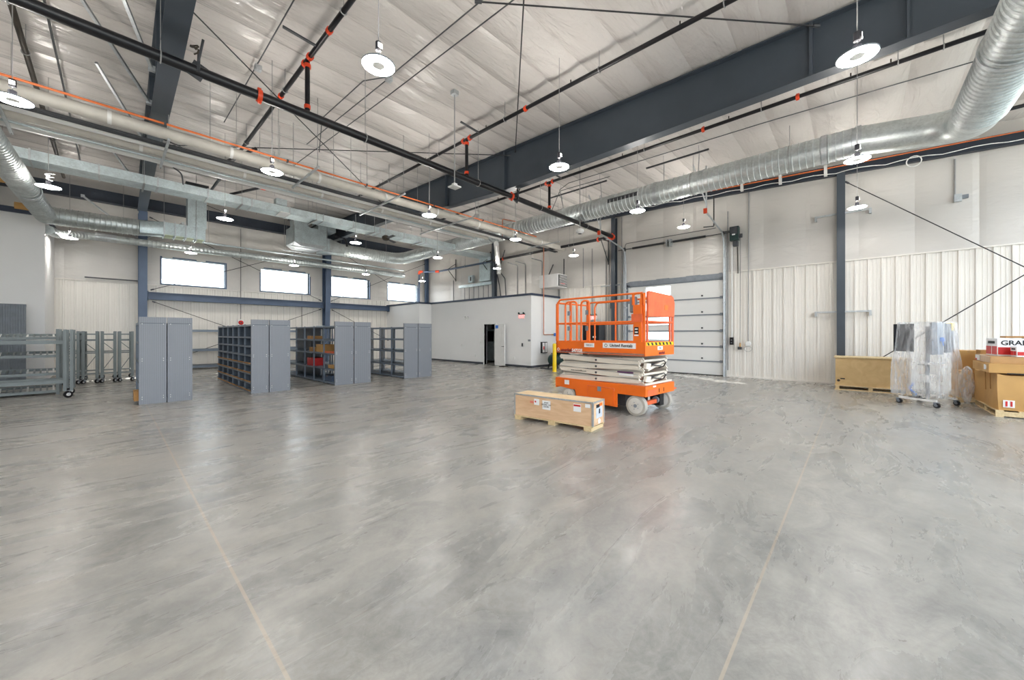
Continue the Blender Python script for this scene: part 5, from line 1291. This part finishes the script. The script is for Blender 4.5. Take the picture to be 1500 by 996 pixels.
MB().box(14.62,14.95,10.35,10.65,.72,1.02).build('pump_body', m_gcomp, AC); MB().cyl((14.78,10.5,1.0),(14.78,10.5,1.2),.1,14).build('pump_head', m_dgrey, AC)
MB().cyl((15.0,10.5,.85),(15.35,10.5,.85),.12,16).build('motor', m_dgrey, AC); MB().box(14.2,14.6,10.25,10.32,.7,1.2).build('belt_guard', m_blk, AC)
MB().sweep(fillet([(14.78,10.5,1.2),(14.6,10.5,1.3),(14.3,10.5,1.1),(14.2,10.5,.7)],.1,5),.018,8).build('air_tube', m_cable, AC)
for x in (14.2,15.3):
    for y in (10.3,10.7): MB().bar((x,y,.3),(x-.02,y+(.08 if y > 10.5 else -.08),.0),.04,.04).build('foot', m_blk, AC)
MB().sweep(fillet([(14.1,10.3,.1),(13.8,10.1,.05),(13.7,10.4,.03),(13.75,10.9,.04)],.1,5),.03,8).build('drain_hose', m_dgrey, AC)
FE = thing('extinguisher_cabinet', 'black framed panel with white and red front on the office end wall', 'panel', (14.5,11.45,.85))
MB().box(14.5,14.92,11.40,11.5,.68,1.24).build('frame', m_blk, FE); MB().box(14.53,14.68,11.39,11.40,.72,1.2).box(14.74,14.89,11.39,11.40,.72,1.2).build('panel_face', m_paper, FE); MB().box(14.58,14.66,11.385,11.39,.86,1.02).build('red_mark', m_red, FE)
SC = thing('steel_cabinet', 'black steel cabinet against the wall seen through the lift railing', 'cabinet', (15.7,9.2,0))
MB().box(15.45,15.98,8.78,9.68,0,2.1).build('cabinet_body', m_dgrey, SC, bevel=.01); MB().box(15.43,15.45,8.80,9.22,.1,2.05).build('door', m_blk, SC); MB().box(15.43,15.45,9.24,9.66,.1,2.05).build('door', m_blk, SC)
MB().box(15.42,15.43,8.95,9.12,1.45,1.53).build('label', m_paper, SC); MB().cyl((15.41,9.2,1.1),(15.41,9.2,1.25),.01,6).build('handle', m_grey, SC)

# ------------------------------------------------------------------ plastic wrapped cart
CT = thing('workstation_cart', 'white workstation cart on casters with dark panels draped in clear plastic film', 'cart', (13.0,-1.2,0))
# base corners (world)
A, B_, C_, D_ = Vector((12.67,-.73,0)), Vector((12.31,-1.28,0)), Vector((13.06,-1.66,0)), Vector((13.42,-1.11,0))
u = (A-B_).normalized(); v = (C_-B_).normalized()
for p in (A,B_,C_,D_): caster(p.x, p.y, CT, .055, turn=.9, wheel=m_grey)
up = lambda p, z: Vector((p.x,p.y,z))
MB().bar(up(A,.15),up(B_,.15),.05,.05).bar(up(C_,.15),up(D_,.15),.05,.05).bar(up((A+B_)/2,.15),up((C_+D_)/2,.15),.06,.05).build('base_frame', m_white, CT)
MB().bar(up(A,.182)*.72+up(B_,.182)*.28,up(A,.182)*.3+up(B_,.182)*.7,.06,.015).build('foot_grip', m_dgrey, CT)
mid = (A+B_+C_+D_)/4
MB().bar(up(mid,.17),up(mid,1.8),.09,.06).build('column', m_grey, CT)
MB().bar(up(mid-v*.32,.95),up(mid+v*.32,.95),.35,.03).build('work_surface', m_white, CT)
MB().bar(up(mid-v*.25,.6),up(mid+v*.25,.6),.3,.16).build('drawer_unit', m_white, CT)
MB().bar(up(mid-v*.15+u*.05,.93),up(mid+v*.2+u*.05,.93),.12,.04).build('keyboard_tray', m_dgrey, CT)
# three dark panels (monitors) facing the viewer
for (pp, qq, z0_, z1_, mm) in ((A+v*.0+u*.10, A+v*.0-u*.26, 1.22,1.86,m_screen),(B_+v*.05+u*.12, B_+v*.52+u*.12, 1.16,1.88,m_grey),(B_+v*.6+u*.1, B_+v*.92+u*.1, 1.20,1.86,m_screen)):
    dd = qq-pp; n_ = Vector((-dd.y,dd.x,0)).normalized()*.02
    vs = [up(pp,z0_),up(qq,z0_),up(qq,z1_),up(pp,z1_)]
    k = MB().add([a-n_ for a in vs]+[a+n_ for a in vs], [(0,1,2,3),(7,6,5,4),(0,4,5,1),(1,5,6,2),(2,6,7,3),(3,7,4,0)]).build('display_panel', mm, CT)
MB().box(13.08,13.1,-1.62,-1.5,1.7,1.88).build('yellow_tag', m_yel, CT)
bb = up(B_+v*.42+u*.08,1.5); MB().lathe([(0,-.02),(.05,-.015),(.05,.015),(0,.02)], tuple(bb), 14, 'x').bar(bb,bb+Vector((0,-.02,-.14)),.05,.02).build('blue_knob', m_blue, CT)
MB().sweep(fillet([up(A*.6+B_*.4,.5),up(A*.7+B_*.3,.38)-v*.05,up(A*.5+B_*.5,.25)-v*.04],.05,4),.02,8).build('blue_strap', m_blue, CT); MB().lathe([(0,-.04),(.035,-.04),(.035,.04),(0,.04)], tuple(up(A*.55+B_*.45,.25)-v*.04), 12, 'z').build('tape_roll', m_grey, CT)
# draped film: ring of columns flaring out to the floor, with folds
fl = MB(); rings = []
prof = [(1.90,.98),(1.86,1.03),(1.6,1.05),(1.25,1.10),(.95,1.2),(.6,1.22),(.35,1.22),(.17,1.2)]
base = [A+(A-mid)*.05, B_, C_, D_]
N = 72
def perim(t):
    t = (t % 1)*4; i = int(t); f = t-i; a = base[i]; b = base[(i+1) % 4]; return a*(1-f)+b*f
fr_ = random.Random(5); folds = [fr_.uniform(.3,1) for _ in range(N)]
vs = []; fs = []
for z, sc_ in prof:
    for j in range(N):
        p = perim(j/N); dirv = (p-mid); k = 1+(sc_-1)
        fold = (math.sin(j*PI*2/N*11+z*1.5)*.5+math.sin(j*PI*2/N*5+1)*.5)*(1.9-z)*.055*folds[j]
        q = mid+dirv*(k+fold); zz_ = z if z > .2 else z+.12*folds[(j*7) % N]-.03
        vs.append((q.x,q.y,zz_))
for i in range(len(prof)-1):
    for j in range(N): fs.append((i*N+j, i*N+(j+1) % N, (i+1)*N+(j+1) % N, (i+1)*N+j))
k0 = len(vs); vs.append((mid.x,mid.y,1.89)); fs += [(j,(j+1) % N,k0) for j in range(N)]
o = MB().add(vs, fs, True).build('plastic_sheet', m_film, None)
tag(o, 'clear crinkled plastic sheet draped over the workstation cart', 'plastic sheet')

# ------------------------------------------------------------------ pallet of cartons at the right edge
def pallet(label, x0, x1, y0, y1):
    r = thing('pallet', label, 'pallet', (x0,y0,0))
    n = 6
    for i in range(n):
        y = y0+(y1-y0-.1)*i/(n-1); MB().box(x0,x1,y,y+.1,.11,.13).build('deck_board', m_pine, r)
    for x in (x0,(x0+x1)/2-.02,x1-.04): MB().box(x,x+.04,y0,y1,.02,.11).build('stringer', m_pine, r)
    for y in (y0,(y0+y1)/2,y1-.1): MB().box(x0,x1,y,y+.1,0,.02).build('bottom_board', m_pine, r)
    return r
pallet('pine pallet under the big crushed carton at the right edge', 11.85, 13.6, -3.5, -2.0)
pallet('pine pallet behind, beside the wrapped cart', 13.75, 14.9, -2.9, -1.75)
BX = thing('cardboard_box', 'big crushed cardboard carton on the pallet at the right edge', 'box', (12.7,-2.7,.13))
bs_ = [(11.93,-2.05),(13.5,-1.98),(13.5,-3.45),(11.93,-3.45)]
nx = 10; vs = []; fs = []
P4 = [Vector((a,b,0)) for a,b in bs_]; NN = 40; rows_ = 6; fr2 = random.Random(11)
for i in range(rows_+1):
    t = i/rows_; z = .13+.70*t
    for j in range(NN):
        s_ = j/NN*4; ii = int(s_); f = s_-ii; p = P4[ii]*(1-f)+P4[(ii+1) % 4]*f
        c_ = Vector((12.7,-2.72,0)); bul = 1+.05*math.sin(PI*t)*math.sin(PI*f)-.10*t*math.sin(PI*f)*(1 if ii == 0 else .3)+(.035*math.sin(7*f+2*t) if ii == 0 else 0)
        q = c_+(p-c_)*bul; vs.append((q.x,q.y,z+(.03*math.sin(5*f) if i == rows_ else 0)))
for i in range(rows_):
    for j in range(NN): fs.append((i*NN+j, i*NN+(j+1) % NN, (i+1)*NN+(j+1) % NN, (i+1)*NN+j))
fs.append(tuple(rows_*NN+j for j in range(NN)))
MB().add(vs, fs, False).build('carton', m_card, BX)
MB().box(11.90,11.925,-2.45,-2.15,.84,.86).build('open_flap_gap', m_ink, BX)
l = MB().box(11.905,11.915,-2.24,-2.10,.19,.33).build('arrow_label', m_paper, BX)
for y in (-2.20,-2.14): MB().box(11.899,11.906,y-.012,y+.012,.21,.31).build('arrow', m_red, l)
MB().bar((12.3,-2.01,.50),(12.28,-2.0,.83),.012,.012,(0,1,0)).bar((12.62,-2.0,.45),(12.6,-1.99,.83),.012,.012,(0,1,0)).build('fold_crease', m_card2, BX)
f1 = boxthing('cardboard_box','flat wide carton lying on the big crushed carton',11.95,13.35,-3.4,-1.93,.85,1.03)
MB().cyl((12.15,-1.928,.95),(12.15,-1.922,.95),.05,14).build('round_sticker', m_paper, f1); MB().box(12.2,12.3,-1.929,-1.923,.9,1.0).build('white_label', m_paper, f1)
f2 = boxthing('cardboard_box','long flat carton with a white and red label, third layer from the pallet',12.15,13.4,-3.4,-1.98,1.03,1.17, m_tape)
MB().box(13.0,13.38,-1.98,-1.972,1.05,1.16).build('white_label', m_paper, f2); MB().box(13.22,13.37,-1.973,-1.968,1.05,1.085).build('red_band', m_red, f2)
def grainger(label, x, y, z, w, d, h, rz, tilt=0, ts=.14):
    r = thing('cardboard_box', label, 'box', (x,y,z), rz); r.rotation_euler = (0,tilt,rz)
    MB().box(0,d,-w,0,0,h).build('carton', m_paper, r, local=True, bevel=.004)
    MB().box(-.003,0,-w+.0,-.012,.03,h*.5).build('red_panel', m_red, r, local=True)
    MB().box(.01,d*.45,.0,.003,.03,h*.55).box(d*.52,d-.01,.0,.003,.03,h*.55).build('red_panel', m_red, r, local=True)
    text('brand_lettering','GRAINGER',ts,m_ink,r,(-.004,-w/2,h*.74),'-x',.001,.003)
    MB().box(d*.2,d*.8,.0,.004,h*.7,h*.85).build('ink_text', m_ink, r, local=True)
    MB().box(0,d,-w/2-.02,-w/2+.02,h,h+.002).build('tape', m_tape, r, local=True)
    return r
grainger('large white and red carton with black lettering on top of the stack', 12.45,-2.12,1.172,.75,.55,.36,.10,0,.135)
grainger('smaller white and red carton in front of the large lettered one', 12.12,-2.30,1.172,.6,.3,.2,.06,0,.075)
boxthing('cardboard_box','flat brown carton lid lying on top of the large lettered carton',12.6,13.0,-2.85,-2.25,1.545,1.58,m_card2)
boxthing('cardboard_box','open brown carton behind the stack beside the ribbed wall',14.3,14.9,-2.2,-1.8,.13,1.22,m_card)
boxthing('cardboard_box','brown carton standing behind the top of the stack',13.75,14.2,-2.7,-2.1,.13,1.25,m_card2)
boxthing('cardboard_box','narrow orange brown carton between the cart and the stack',13.8,14.25,-2.0,-1.78,.13,.75,m_card)
# crumpled plastic bag between cart and stack
r_ = random.Random(9); vs = []; fs = []; n1, n2 = 14, 10
for i in range(n2+1):
    th = PI*i/n2
    for j in range(n1):
        a = 2*PI*j/n1; rr_ = .2*(1+.22*r_.uniform(-1,1))
        vs.append((13.45+rr_*math.sin(th)*math.cos(a)*.8, -1.86+rr_*math.sin(th)*math.sin(a)*.55, .45-.42*math.cos(th)*1.05))
for i in range(n2):
    for j in range(n1): fs.append((i*n1+j, i*n1+(j+1) % n1, (i+1)*n1+(j+1) % n1, (i+1)*n1+j))
tag(MB().add(vs, fs).build('plastic_bag', m_film), 'crumpled clear plastic bag wedged between the cart and the carton stack', 'bag')
m_lens.node_tree.nodes['Principled BSDF'].inputs['Emission Strength'].default_value = 80
